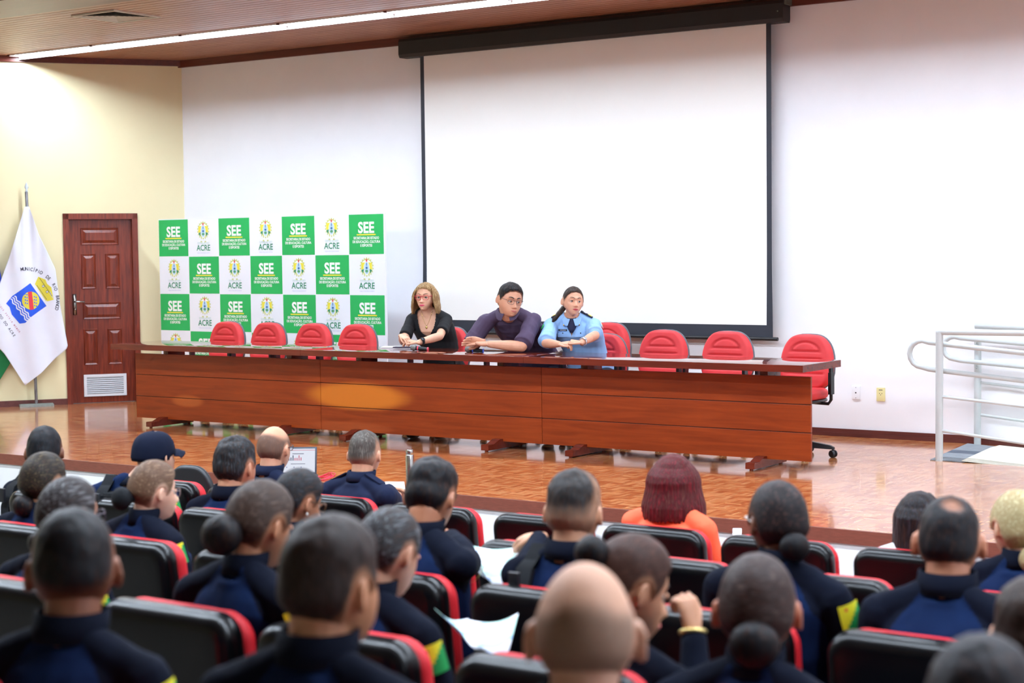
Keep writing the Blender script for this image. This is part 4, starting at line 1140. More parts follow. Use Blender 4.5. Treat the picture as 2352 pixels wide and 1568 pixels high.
    def surf(x, z, tree=None, out=.001):
        h = (tree or bv).ray_cast(nb+Rb*x+U_*z+Fb*.6, -Fb)
        p, n_ = (h[0], h[1]) if h[0] is not None else (nb+Rb*x+U_*z+Fb*.12, Fb.copy())
        if n_.dot(Fb) < 0: n_ = -n_
        return p+n_*out, n_
    def surf_top(x, y):
        h = bv.ray_cast(nb+Rb*x+Fb*y+U_*.4, -U_); p, n_ = (h[0], h[1]) if h[0] is not None else (nb+Rb*x, U_.copy())
        if n_.z < 0: n_ = -n_
        return p, n_
    # trousers
    if legs:
        q = MB()
        q.loft([sring(spine(t), w+.014, d_+.014) for t, w, d_ in ((-.12, .11*g, .085*g), (-.05, .165*g, .118*g), (.1, .172*g, .125*g), (.13, .15*g, .10*g))])
        an = [leg(q, s, .012) for s in (-1, 1)]
        obj_from(remesh(q, .012, 4), C.get('legwear', 'trousers'), [C.get('trouser_mat', mats[-1])], root)
        for s, a in zip((-1, 1), an):
            q = MB(); q.ell(a+Fb*.07-U_*.05, (.045, .125, .042), Rz(body), 14, 10); f_ = q.build('shoe', m_shoe, root)
            zc = [v.co.z for v in f_.data.vertices]
            for v in f_.data.vertices: v.co.z = max(v.co.z, .004)
    # ---- hair
    Hh = hair or {}
    if Hh.get('style') is not None:
        st = Hh['style']; NU, NV = 96, 72; dirs = sphere_dirs(NU, NV); vs = []; fade = []
        th_top, th_side = Hh.get('top', .018), Hh.get('side', .007); fh = Hh.get('fade', .03); off = Hh.get('line', 0)
        inner = []
        for (sx, sy, sz) in dirs:
            p = Vector(head_pt(sx, sy, sz, fem)); az = math.pi-abs(math.atan2(sx, sy))     # 0 back, pi front
            zl = hairline(az)+(off if az > 1.9 else 0)+Hh.get('nape', 0)*smoothstep(1.2, .6, az)
            if Hh.get('covers_ear') and .9 < az < 1.8: zl = min(zl, -.03)
            k = smoothstep(zl-.004, zl+.010, p.z)
            tt = th_side+(th_top-th_side)*smoothstep(Hh.get('zt', .03), .085, p.z)
            if 'back' in Hh: tt += Hh['back']*smoothstep(.2, -.8, sy)*smoothstep(-.06, .0, p.z)
            f_ = smoothstep(zl-.002, zl+fh+(.006-fh)*smoothstep(1.75, 2.1, az), p.z)*Hh.get('dens', 1); f_ = max(f_, Hh.get('fmin', 0)*smoothstep(zl-.004, zl+.016, p.z))
            if 'bald' in Hh:
                bx_, by_, br = Hh['bald']; dd = math.hypot((p.x-bx_)/1.0, (p.y-by_))
                bb_ = smoothstep(br, br-.022, dd)*smoothstep(.030, .062, p.z)
                tt = tt*(1-bb_)+.0012*bb_; f_ *= 1-bb_*Hh.get('baldness', 1)
            tt = -.007*(1-k)+tt*k
            nrm = Vector((sx/.077, sy/.098, sz/.116)).normalized()
            if tt > .004:
                q_ = p*38; tt += Hh.get('rough', .0022 if st != 'bun' else .0009)*noise.noise(Vector((q_.x*1.6, q_.y*1.6, q_.z*.7)))*(tt/.02+.6)
                if Hh.get('part'):
                    tt -= .006*math.exp(-((p.x-Hh['part'])/.006)**2)*smoothstep(.04, .07, p.z)*smoothstep(-.04, .02, p.y)
            vs.append(hc+HM@((p+nrm*tt)*hs)); fade.append(f_)
        q = MB(); q.add(vs, grid_faces(NU, NV))
        hm = hairmat(Hh['col'], Hh.get('col2'), skincol, stretch=Hh.get('stretch', (1, 1, .12)))
        ho = q.build('hair', hm, root)
        atr = ho.data.attributes.new('fade', 'FLOAT', 'POINT'); atr.data.foreach_set('value', fade)
        full = hairmat(Hh['col'], Hh.get('col2'), skincol, stretch=Hh.get('stretch', (1, 1, .12)))
        bunm = full if sum(Hh['col']) > 300 else hairmat((13, 13, 16), (34, 33, 38), skincol)
        def hobj(nm, mb_, vox=None, sm_=2, par=ho):
            if vox: me_ = remesh(mb_, vox, sm_, .5); o_ = obj_from(me_, nm, [bunm if nm == 'hair_bun' else full], par)
            else: o_ = mb_.build(nm, full, par); me_ = o_.data
            a_ = me_.attributes.new('fade', 'FLOAT', 'POINT'); a_.data.foreach_set('value', [1.0]*len(me_.vertices)); return o_
        if st == 'bun':
            bp = Hh.get('bunpos', (0, -.118, -.035)); br = Hh.get('bunr', .042); q = MB()
            c_ = hc+HM@(Vector(bp)*hs)
            q.ell(c_, (br*1.12, br*.9, br*1.02), HM, 28, 20)
            for k in range(5): q.tube([c_+HM@(Vector((br*1.02*math.cos(a)*math.cos(k*.63)*.93, -br*.86*math.sin(a)*.95, br*.96*math.cos(a)*math.sin(k*.63)))) for a in [math.pi*i/10 for i in range(11)]], br*.13, 6, round_ends=True)
            for k in range(0):
                a0 = k*.9; pts_ = [c_+HM@(Vector((br*.98*math.cos(a0+t*.9), -br*.45-br*.25*math.cos(t*2), br*.92*math.sin(a0+t*.9)))) for t in [i*.25 for i in range(9)]]
                q.tube(pts_, br*.26, 8, round_ends=True)
            q.ell(hc+HM@(Vector((bp[0]*.8, bp[1]*.78, bp[2]*.9))*hs), (br*.7, br*.7, br*.62), HM, 16, 12)
            hobj('hair_bun', q, .0045, 2)
        if st in ('bob', 'long', 'tail'):
            q = MB(); R_ = random.Random(int(top.x*100)); open_ = Hh.get('open', 2.05); zb_ = Hh.get('len', -.15)
            nst = 120 if st != 'tail' else 0
            flare = Hh.get('flare', .012); curl = Hh.get('curl', -.02); volume = Hh.get('vol', .012)
            for k in range(nst):
                az = -open_+2*open_*k/(nst-1)+R_.uniform(-.02, .02)        # 0 = back
                lenj = zb_+R_.uniform(-.008, .010)+(Hh.get('frontlen', 0)*abs(az)/open_)
                pts_ = []; rad_ = []
                for i in range(11):
                    t = i/10; z = .112+(lenj-.112)*t
                    el = max(-.3, min(.93, z/.118)); cz = math.sqrt(max(0, 1-el*el))
                    if z > -.01: bx = Vector(head_pt(math.sin(az)*cz, -math.cos(az)*cz, el, fem)); sc_h = 1
                    else:
                        bx = Vector(head_pt(math.sin(az)*.99, -math.cos(az)*.99, -.08, fem)); bx.z = z
                    rad2 = volume*smoothstep(.1, .0, z)+.014+flare*smoothstep(.0, zb_, z)+curl*smoothstep(.82, 1, t)
                    dirv = Vector((math.sin(az), -math.cos(az), 0))
                    wob = .003*math.sin(t*9+k*1.7)
                    if Hh.get('wave'): wob += Hh['wave']*math.sin(t*7+az*2)*t
                    pts_.append(hc+HM@((Vector((bx.x, bx.y, z))+dirv*(rad2+wob))*hs)); rad_.append((.010 if i < 9 else .0075)*(.35+.65*min(1, i/3))*(1 if i < 10 else .6)*hs)
                q.tube(pts_, rad_, 7, round_ends=True)
            if nst:
                q.ell(hc+HM@(Vector((0, -.034, .052))*hs), (.077*hs*fw, .076*hs, .070*hs), HM, 24, 16)
                hobj('hair_lengths', q, .004, 1)
            if st == 'tail' or Hh.get('tail'):
                q = MB(); tp = [hc+HM@(Vector(v_)*hs) for v_ in Hh['tail']]; tr_ = Hh.get('tailr', [.022]*len(tp))
                R2 = random.Random(3)
                for k in range(22):
                    a = k*2.4; rr_ = .8*(k % 4)/3
                    q.tube([p_+HM@Vector((math.cos(a)*r_*rr_, math.sin(a)*r_*rr_, 0))+Vector((R2.uniform(-1, 1), R2.uniform(-1, 1), 0))*.004 for p_, r_ in zip(tp, tr_)], [max(.003, r_*.36) for r_ in tr_], 7, round_ends=True)
                hobj('ponytail', q, .0045, 1)
    # ---- face details
    hw = lambda v_: hc+HM@(Vector(v_)*hs)
    if face:
        fz = dict(gaze=(0, 1, 0), lip=(190, 90, 90), brow=(50, 36, 30)); fz.update(face if isinstance(face, dict) else {})
        for s in (-1, 1):
            ep = Vector((s*.0315, .0692, .003))
            q = MB(); q.ell(hw(ep), (.0122*hs, .0118*hs, .0115*hs), HM, 20, 14); e_ = q.build('eye', m_eye, root)
            gz = Vector(fz['gaze']).normalized(); q = MB(); Mq = HM.to_4x4(); 
            ig = Vector((0, 0, 1)).rotation_difference(gz).to_matrix()
            q.lathe([(0, .0), (.0058*hs, .0), (.0050*hs, .0016*hs), (0, .0022*hs)], (0, 0, 0), 14); q.v = [tuple(hw(ep)+HM@(ig@(Vector(v_)+Vector((0, 0, .0106*hs))))) for v_ in q.v]; q.build('iris', m_iris, e_)
            # upper lid and lash line
            q = MB(); pts_ = []
            for k in range(7):
                a = math.radians(18+24*k); pts_.append(hw(ep+Vector((.0145*math.cos(a)*1.0, .0075+.0035*math.sin(a), .0028+.0048*math.sin(a)))))
            q.tube(pts_, [.0008*hs, .0014*hs, .0016*hs, .0016*hs, .0016*hs, .0014*hs, .0008*hs], 6); q.build('lashes', m_lash, e_)
            q = MB(); rings = []
            for k in range(9):
                a = math.radians(12+19.5*k); c_ = ep+Vector((.0165*math.cos(a), .0045+.0045*math.sin(a), .005+.0065*math.sin(a))); rings.append(hw(c_-Vector((0, 0, .0014))))
            q.tube(rings, .0042*hs, 8, round_ends=True); q.build('eyelid', sm, root)
            q = MB(); pts_ = []; bt = fz.get('browtilt', .003)
            for k in range(7):
                t = k/6; pts_.append(hw(face_pt(s*(.013+.035*t), .0250+.008*math.sin(t*2.3)+bt*(1-t), .0005, fem)))
            bw = fz.get('browr', .0026); q.tube(pts_, [bw*.8*hs, bw*1.05*hs, bw*1.1*hs, bw*hs, bw*.9*hs, bw*.7*hs, bw*.4*hs], 6, round_ends=True); q.build('eyebrow', pm('brow_%d_%d_%d' % fz['brow'], fz['brow'], .7), root)
        lm = pm('lip_%d_%d_%d' % fz['lip'], fz['lip'], .38); q = MB(); lw = fz.get('lipw', .023)
        for up in (1, -1):
            pts_ = []; rad_ = []
            for k in range(11):
                u = -1+k/5; xx = u*lw; zz = -.0625+up*(.0028)*(1-u*u)+(-.0012 if up > 0 and abs(u) < .12 else 0)+fz.get('smile', 0)*u*u
                pts_.append(hw(face_pt(xx, zz, .0002, fem))); rad_.append((.0012+(.0036 if up < 0 else .0030)*fz.get('full', 1)*(1-abs(u)**1.6))*hs)
            q.tube(pts_, rad_, 8, round_ends=True)
        q.build('lips', lm, root)
    if extras: extras(root, dict(hc=hc, HM=HM, hs=hs, nb=nb, hp=hp, Rb=Rb, Fb=Fb, U=U_, P=P, hw=hw, T=T, sh=shoulder, nr=nr, nt=nt, base=base, rr=rr, surf=surf, surf_top=surf_top, body_tree=bb, cloth_tree=bv))
    return root
m_shoe = pm('black_shoe_leather', (26, 24, 26), .35)
m_eye = pm('eye_white', (196, 186, 178), .3, var=.02); m_iris = pm('dark_iris', (38, 26, 20), .15); m_lash = pm('eyelash', (24, 18, 16), .6)
def glasses(root, I, col, w=.054, h=.034, rim=.0014, y=.098, z=.002, rimless=False, temple=None, metal=0):
    hw, hs = I['hw'], I['hs']; m = pm('frame_%d_%d_%d' % col, col, .3, metal); g_ = MB()
    G = bpy.data.objects.new('eyeglasses', None); COL.objects.link(G); G.parent = root
    for s in (-1, 1):
        pts = []
        for k in range(24):
            a = 2*math.pi*k/24; X = math.copysign(abs(math.cos(a))**.6, math.cos(a))*w/2*.86; Z = math.copysign(abs(math.sin(a))**.6, math.sin(a))*h/2
            pts.append(hw((s*.034+X, y-.10*(abs(s*.034+X)/.07)**2*.12, z+Z)))
        q = MB(); q.tube(pts, rim*hs, 6, closed=True); q.build('rim', m, G)
        q = MB(); q.add(pts, [tuple(range(24))]); q.build('lens', m_lens, G, smooth=False)
        q = MB(); q.tube([hw((s*.063, y-.012, z+h*.3)), hw((s*.075, y-.03, z+h*.3)), hw((s*.082, .03, z+h*.3)), hw((s*.083, -.005, z+h*.25)), hw((s*.080, -.022, z-.012))], (rim*1.1)*hs, 6); q.build('temple', temple or m, G)
    q = MB(); q.tube([hw((-.010, y, z+h*.25)), hw((0, y+.003, z+h*.32)), hw((.010, y, z+h*.25))], rim*1.2*hs, 6); q.build('bridge', m, G)
m_lens, t_ = base_mat('spectacle_lens', (255, 255, 255), .03); t_.set('Transmission Weight', 1.0); t_.set('IOR', 1.02); t_.set('Alpha', .35)
# ------------------------------------------------------------------ uniforms
m_nblue = pm('navy_blue_cloth', (15, 32, 66), .9, spec=.12, var=.1, scale=8, bump=.25, bscale=300)
m_ndark = pm('dark_navy_cloth', (10, 15, 30), .9, spec=.12, var=.1, scale=8, bump=.25, bscale=300)
m_nmid = pm('formal_navy_cloth', (20, 28, 52), .85, spec=.15, var=.08, scale=8, bump=.2, bscale=300)
m_trs = pm('navy_trousers_cloth', (20, 26, 44), .85)
m_vest = pm('black_vest_webbing', (16, 18, 22), .8, spec=.2, var=.15, scale=20, bump=.3, bscale=120)
def raglan(p, I):
    r = p-I['nb']; x = abs(r.dot(I['Rb'])); z = r.z
    return 1 if x > min(.062+(.01-z)*.75, .17) or r.dot(I['Fb']) > .20 else 0
UNI = dict(mats=[m_nblue, m_ndark], face=raglan, collar_mat=m_ndark, trouser_mat=m_trs)
FORMAL = dict(mats=[m_nmid], collar_mat=m_nmid, trouser_mat=m_trs, collar_h=.05)
m_py, m_pg, m_prd = pm('patch_yellow', (232, 226, 40), .6, var=.02), pm('patch_green', (20, 160, 80), .6, var=.02), pm('patch_red', (214, 80, 50), .6)
def flag_patch(root, I, s=1, t0=.14, ang=-.50, w=.070, h=.080):
    S_, E_, *_ = I['P']['r' if s > 0 else 'l']; ax = (E_-S_).normalized(); rad = .052*I['rr']+.0175
    out = (I['Rb']*s); out = (out-ax*out.dot(ax)).normalized(); side = ax.cross(out)
    if side.dot(I['Fb']) < 0: side = -side
    q = MB(); n = 8; pts = []
    for i in range(n+1):
        for j in range(n+1):
            a = ang+(i/n-.5)*w/rad; v_ = (j/n-.5)*h
            base_ = S_+ax*((E_-S_).length*t0+v_); pts.append(base_+(out*math.cos(a)+side*math.sin(a))*(rad+.0035))
    f, mi = [], []
    for i in range(n):
        for j in range(n): f.append((i*(n+1)+j, (i+1)*(n+1)+j, (i+1)*(n+1)+j+1, i*(n+1)+j+1)); mi.append(1 if (i+.5)/n+(j+.5)/n > 1.12 else 2 if i == 2 and j == 1 else 0)
    o = len(q.v); q.v += [tuple(p) for p in pts]; q.f += f; q.m += mi
    q.build('flag_patch', [m_py, m_pg, m_prd], root)
def vest(root, I, text=None, orange=False):
    nb, hp, Rb, Fb = I['nb'], I['hp'], I['Rb'], I['Fb']; sp = nb-hp
    def sring(c, w, d_, N_=20): return [c+Rb*(w*math.copysign(abs(math.cos(t))**.7, math.cos(t)))+Fb*(d_*math.copysign(abs(math.sin(t))**.8, math.sin(t))) for t in [2*math.pi*i/N_ for i in range(N_)]]
    q = MB(); V = bpy.data.objects.new('tactical_vest', None); COL.objects.link(V); V.parent = root
    q.loft([sring(hp+sp*t, w, d_) for t, w, d_ in ((.12, .185, .145), (.3, .188, .150), (.62, .188, .150), (.76 if not text else .90, .178, .142), (.80 if not text else .94, .165, .13))])
    q.build('carrier', m_vest, V)
    for s in (-1, 1):
        q = MB(); b_ = nb+Rb*s*.095
        pts = [b_-U3*.24-Fb*.14, b_-U3*.12-Fb*.135, b_-U3*.02-Fb*.095, b_+U3*.035-Fb*.01, b_+U3*.0+Fb*.08, b_-U3*.13+Fb*.12]
        q.loft([[p+Rb*s*a+(Fb if abs((pts[min(i+1, 5)]-pts[max(i-1, 0)]).z) > .05 else U3)*b for a, b in ((-.03, -.011), (.03, -.011), (.03, .011), (-.03, .011))] for i, p in enumerate(pts)]); q.build('shoulder_strap', m_vest, V, auto=.8)
        q = MB(); c_ = nb+Rb*s*.10-U3*.06-Fb*.155; q.box((-.02, -.008, -.035), (.02, .008, .035), M=Matrix.Translation(c_)); q.build('buckle', m_blkp, V, bevel=.003)
    pc = hp+sp*(.68 if not text else .84)-Fb*(.158 if not text else .152)
    Mt = Matrix.Translation(pc)@Matrix.Rotation(math.atan2(Rb.y, Rb.x), 4, 'Z')
    for k in range(3 if text else 2):
        q = MB(); z = -.05-k*.05 if text else .02-k*.05; q.box((-.14, -.003, z), (.14, .002, z+.024), M=Mt); q.build('webbing_strap', m_blkp, V, smooth=False)
    if text:
        q = MB(); q.box((-.125, -.002, -.018), (.125, .003, .032), M=Mt); tp = q.build('text_panel', m_blkp, V, smooth=False)
        vs, fs = text_polys(text, .05, .0008, spacing=1.05); q = MB(); q.add([Mt@Vector((v_[0]*.98, -.0028, v_[1]-.012)) for v_ in vs], fs); q.build('lettering', pm('vest_lettering', (120, 118, 120), .6), tp, smooth=False)
    if orange:
        mo = pm('orange_trim', (214, 130, 30), .6)
        q = MB()
        for a, b, z0, z1 in ((-.11, .11, .018, .024), (-.11, .11, -.04, -.034), (-.11, -.104, -.04, .024), (.104, .11, -.04, .024)): q.box((a, -.004, z0), (b, .0, z1), M=Mt)
        q.build('orange_patch_border', mo, V, smooth=False)
U3 = Vector((0, 0, 1))
def frame(p, n, Rb):
    y = -n; x = (Rb-n*Rb.dot(n)).normalized(); z = x.cross(y); M_ = Matrix((x, y, z)).transposed().to_4x4(); M_.translation = p; return M_
def uni_extra(s=1, more=None, patch=True, **k):
    def f(root, I):
        if patch: flag_patch(root, I, s, **k)
        if more: more(root, I)
    return f
def PSI(px): return YAW-math.atan((px-1176)/FPX)
def aud(label, px, py, row_, a, label_w=None, dy=.27, pitch=0, body=0, x=None, scale=1.0, cloth=None, extras=None, **k):
    top = at(px, py, YR[row_]+dy); fz = ZR[row_]-.93
    hx = x if x is not None else top.x
    return person(label, top, fz, body=body, head=PSI(px)-math.radians(a), pitch=pitch, scale=scale, hip=(hx, YR[row_]+.35, fz+.535), cloth=cloth or UNI, extras=extras if extras is not None else uni_extra(), **k)
BLK = (16, 17, 21); DBR = (44, 30, 24)
def netbun(r, I):
    q = MB(); c_ = I['hc']+I['HM']@(Vector((0, -.136, -.030))*I['hs']); q.ell(c_, (.049, .036, .045), I['HM'], 24, 18); o = q.build('bun_net', m_vest, r)
def earring(r, I):
    q = MB(); q.ell(I['hw']((.083, -.004, -.036)), (.004, .004, .005)); q.build('earring', pm('pearl', (240, 238, 232), .2), r)
SH = lambda **k: dict(dict(style='short', col=BLK, top=.020, side=.006, fade=.035), **k)
SK_D, SK_M, SK_L, SK_XL = (134, 84, 60), (184, 126, 94), (214, 160, 128), (226, 178, 150)
# nearest row
aud('person in navy uniform with close-cropped black hair, large and blurred at bottom left', 165, 1180, 'Z', 3, ear=1.05, scale=1.12, skincol=SK_D, hair=SH(top=.012, side=.006, fade=.075, col=(14, 14, 17)), body=.35)
aud('large blurred person with short dark brown hair looking right, nearest row', 748, 1203, 'Z', 42, scale=1.10, skincol=(188, 132, 98), hair=SH(col=(38, 30, 28), top=.018, side=.008), body=.25, face=True)
aud('bald person with shaved head nearest the camera at the bottom centre', 1342, 1297, 'Z', 2, scale=1.13, ear=1.1, skincol=(206, 158, 132), hair=SH(col=(78, 68, 58), top=.003, side=.003, fade=.04, dens=.66, stretch=(1, 1, 1), bald=(0, .01, .100), baldness=1.0), body=.3)
aud('person of whom only the blurred dark hair shows at the bottom right', 2250, 1478, 'Z', 20, scale=1.0, skincol=SK_M, hair=SH(col=(30, 28, 32), top=.014, side=.01), body=.1)
# fourth row
aud('person with greying dark hair in a low tail and glasses, left side', 150, 1103, 'A', 58, scale=1.04, fem=1, skincol=(150, 100, 74), hair=dict(style='bun', col=(34, 30, 30), col2=(120, 116, 118), top=.012, side=.010, bunpos=(0, -.105, -.062), bunr=.036, stretch=(1, .1, 1), covers_ear=0), extras=uni_extra(more=lambda r, I: glasses(r, I, (60, 50, 66), rim=.0018), t0=.2, ang=-.6))
aud('person with brown hair and a large low black bun behind the empty seat', 606, 1110, 'A', 50, scale=1.04, fem=1, skincol=(176, 122, 90), hair=dict(style='bun', col=(52, 40, 34), col2=(104, 84, 74), top=.014, side=.012, bunpos=(0, -.125, -.040), bunr=.058, stretch=(1, .1, 1)), pitch=.25, face=True)
aud('person with slicked grey-streaked black hair bowed over an open brochure', 905, 1170, 'A', 42, scale=1.02, fem=1, skincol=(196, 144, 116), hair=dict(style='bun', col=(30, 30, 32), col2=(120, 120, 124), top=.010, side=.008, bunpos=(0, -.10, -.05), bunr=.02, stretch=(1, .1, 1)), pitch=.35, face=True, extras=uni_extra(ang=-.6, t0=.16), dy=.30)
def bracelet(root, I):
    W_ = I['P']['r'][2]; E_ = I['P']['r'][1]; d = (W_-E_).normalized(); u = d.orthogonal().normalized(); w = d.cross(u); q = MB()
    c = W_+d*.012; q.tube([c+(u*math.cos(t)+w*math.sin(t))*.031 for t in [2*math.pi*i/20 for i in range(20)]], .006, 8, closed=True)
    q.build('bracelet', pm('gold_bracelet', (214, 190, 120), .3, .8), root)
hc11 = at(1560, 1400, YR['A']+.42)
aud('person with dark red-brown hair and bun resting chin on hand, face in profile', 1470, 1236, 'A', 62, scale=1.08, fem=1, skincol=(190, 138, 106), hair=dict(style='bun', col=(50, 28, 22), col2=(92, 56, 42), top=.012, side=.010, bunpos=(0, -.118, .052), bunr=.044, stretch=(1, .1, 1)), pitch=.35, face=True, dy=.30, x=2.98,
    arms=dict(r=dict(e=at(1600, 1560, YR['A']+.45), w=at(1592, 1462, YR['A']+.47), d=(-.25, .1, 1), n=(-.8, .3, .2), c=(.9, 1.0, 1.1, 1.1))), extras=lambda r, I: bracelet(r, I))
aud('person with brown hair whose low round bun faces the camera, both ears showing', 1738, 1284, 'A', 3, ear=1.1, scale=1.08, fem=1, skincol=(186, 120, 92), hair=dict(style='bun', col=(44, 32, 30), col2=(96, 78, 72), top=.012, side=.009, bunpos=(0, -.112, -.045), bunr=.052, stretch=(.3, .3, 1)), dy=.22, body=.15, extras=uni_extra(ang=-.7, t0=.2))
aud('person cut off by the right frame edge, fourth row', 2372, 1345, 'A', 10, scale=1.0, skincol=SK_L, hair=SH(col=(40, 30, 26)))
# third row
aud('person with long dark highlighted hair gathered in a low tail at the left edge', 95, 1045, 'B', 48, scale=1.03, fem=1, skincol=(196, 144, 112), hair=dict(style='bun', col=(26, 22, 20), col2=(96, 80, 54), top=.014, side=.014, bunpos=(-.0, -.115, -.075), bunr=.042, stretch=(1, .1, 1)), extras=uni_extra(patch=False))
aud('person with light brown hair in a black netted bun and wire glasses, face in profile', 352, 1062, 'B', 62, scale=.98, fem=1, skincol=(226, 180, 154), hair=dict(style='bun', col=(86, 62, 46), col2=(150, 122, 98), top=.013, side=.011, bunpos=(0, -.132, -.028), bunr=.040, stretch=(1, .1, 1)), pitch=.12, face=dict(lip=(200, 120, 116)),
    extras=uni_extra(more=lambda r, I: (glasses(r, I, (176, 150, 140), rim=.0010), netbun(r, I)), ang=-.6, t0=.10))
aud('person with black low bun and tortoiseshell glasses looking down, third row', 694, 1082, 'B', 55, scale=.98, fem=1, skincol=(176, 122, 92), hair=dict(style='bun', col=(18, 18, 21), col2=(58, 58, 64), top=.014, side=.010, bunpos=(0, -.10, -.06), bunr=.03, stretch=(1, .1, 1)), pitch=.30, face=True, extras=uni_extra(more=lambda r, I: (glasses(r, I, (92, 60, 30), rim=.0020), earring(r, I)), patch=False))
def brochure(pts, label, n=10):
    """open printed sheets: list of page quads (world points)"""
    t = thing('brochure', label, 'brochure', sum((Vector(p) for p in pts[0]), Vector())/4); o = t.location.copy()
    m, T_ = base_mat('printed_page_%d' % int(o.x*100), (238, 242, 250), .6)
    sp = T_.n('ShaderNodeTexNoise', {'Vector': T_.coord(), 'Scale': 9, 'Detail': 1}).outputs[0]
    c = T_.mix(T_.n('ShaderNodeMapRange', {0: sp, 1: .50, 2: .53}).outputs[0], rgb((238, 242, 250)), rgb((180, 216, 206)))
    sp2 = T_.n('ShaderNodeTexNoise', {'Vector': T_.coord(), 'Scale': 14, 'Detail': 2, 'Distortion': 1}).outputs[0]
    c = T_.mix(T_.n('ShaderNodeMapRange', {0: sp2, 1: .60, 2: .62}).outputs[0], c, rgb((110, 150, 216))); T_.set('Base Color', c)
    for Q in pts:
        a, b, c_, d = [Vector(p)-o for p in Q]; nn = (b-a).cross(d-a).normalized(); rows = []
        for i in range(n+1):
            u = i/n; cur = .018*math.sin(math.pi*u)
            top_ = a.lerp(b, u)+nn*cur; bot = d.lerp(c_, u)+nn*cur
            rows.append([top_, top_+nn*.001, bot+nn*.001, bot])
        q = MB(); q.loft(rows); q.build('page', m, t)
    return t
W9 = at(1062, 1243, YR['B']+.62)
aud('person with thick short black hair bowed over a large open map, hands on its edges', 996, 1065, 'B', 24, scale=1.03, skincol=(176, 118, 88), hair=SH(col=(15, 15, 18), top=.026, side=.008, rough=.003), pitch=.35, dy=.30,
    arms=dict(r=dict(e=at(1105, 1330, YR['B']+.40), w=at(1030, 1225, YR['B']+.62), d=(.35, .25, -.25), n=(0, -.2, -1), c=(.35, .4, .45, .5))), extras=uni_extra(ang=-.55, t0=.18))
aud('person with a faded flat-top haircut in a black tactical vest with an orange bordered patch', 1315, 1091, 'B', 16, scale=1.10, skincol=(196, 144, 112), hair=SH(col=(34, 32, 32), top=.019, side=.006, fade=.125, fmin=.5, zt=.03, rough=.003),
    arms=dict(l=dict(e=at(1215, 1330, YR['B']+.52), w=at(1240, 1232, YR['B']+.70), d=(-.6, .25, -.1), n=(.1, .2, -1), c=(.5, .6, .7, .7))), extras=uni_extra(more=lambda r, I: vest(r, I, orange=True), patch=False))
aud('tall person with black hair in a low bun and pale glasses turned left', 1790, 1112, 'B', -22, scale=1.04, fem=1, skincol=(120, 78, 58), hair=dict(style='bun', col=(24, 22, 25), col2=(84, 58, 50), top=.012, side=.010, bunpos=(.0, -.122, -.048), bunr=.042, stretch=(1, .1, 1)), extras=uni_extra(more=lambda r, I: glasses(r, I, (200, 196, 190), rim=.0022), ang=-.5, t0=.15), girth=1.08, x=2.68)
aud('person in navy uniform with thinning crown, right of the tall person', 2180, 1150, 'B', 6, ear=1.15, scale=1.07, skincol=(186, 126, 96), hair=SH(col=(20, 19, 22), top=.012, side=.006, fade=.05, bald=(.01, -.035, .032), baldness=.5), body=.1, girth=1.1, sh_w=.185)
# second row
aud('person in a black vest with cropped black hair, top left of audience', 100, 983, 'C', 8, scale=1.08, skincol=(120, 76, 54), hair=SH(col=(16, 18, 22), top=.012, side=.007, fade=.05), extras=uni_extra(more=lambda r, I: vest(r, I), patch=False))
def cap(root, I):
    hc, HM, hs = I['hc'], I['HM'], I['hs']; mc = pm('navy_cap_cloth', (13, 20, 40), .85, spec=.15, bump=.2, bscale=300)
    G = bpy.data.objects.new('cap', None); COL.objects.link(G); G.parent = root
    q = MB(); rings = []
    for i in range(13):
        a = math.pi/2*i/12; r = math.cos(a)**.7 if i < 12 else .02; z = .018+.102*math.sin(a)
        rings.append([hc+HM@(Vector((.090*r*math.cos(t), -.012+.112*r*math.sin(t)-.004*(i == 0), z-.012*(math.sin(t) < 0)*(i == 0)))*hs) for t in [2*math.pi*k/36 for k in range(36)]])
    rings.insert(0, [hc+HM@(Vector((.088*math.cos(t), -.012+.110*math.sin(t), -.012 if math.sin(t) < .3 else .012))*hs) for t in [2*math.pi*k/36 for k in range(36)]])
    q.loft(rings); q.build('crown', mc, G)
    q = MB(); rings = []
    for k in range(13):
        t = -1+k/6; x = .078*t; y0 = .095-.03*t*t; y1 = .175-.085*t*t; z = .022-.022*t*t
        rings.append([hc+HM@(Vector(v_)*hs) for v_ in ((x, y0-.02, z+.004), (x, (y0+y1)/2, z+.004-.003), (x, y1, z-.012), (x, y1, z-.015), (x, (y0+y1)/2, z-.003), (x, y0-.02, z))])
    q.loft(rings); q.build('brim', mc, G)
    q = MB(); q.tube([hc+HM@(Vector((.04*math.cos(t), -.118+.01*abs(math.cos(t)), .012+.032*math.sin(t)))*hs) for t in [math.pi*k/12 for k in range(13)]], .003*hs, 6); q.build('strap_edge', m_vest, G)
    q = MB(); q.ell(hc+HM@(Vector((0, -.012, .120))*hs), (.007, .007, .004)); q.build('cap_button', mc, G)
aud('person in a navy baseball cap and black vest marked POLÍCIA', 352, 992, 'C', 48, scale=1.02, skincol=(206, 160, 134), hair=SH(col=(90, 76, 66), top=.004, side=.004, fade=.05, dens=.6), cloth=dict(UNI, mats=[m_nblue, m_nblue]), extras=uni_extra(more=lambda r, I: (vest(r, I, text='POLÍCIA'), cap(r, I)), ang=-.6), x=-1.10, dy=.25, body=.35, shift=(-.10, -.02, 0))
aud('person with thick grey-flecked black hair and navy collar, left of the laptop', 536, 1011, 'C', 38, scale=1.10, skincol=(190, 134, 104), hair=SH(col=(18, 19, 22), col2=(72, 74, 78), top=.020, side=.010, rough=.004), extras=uni_extra(patch=False))
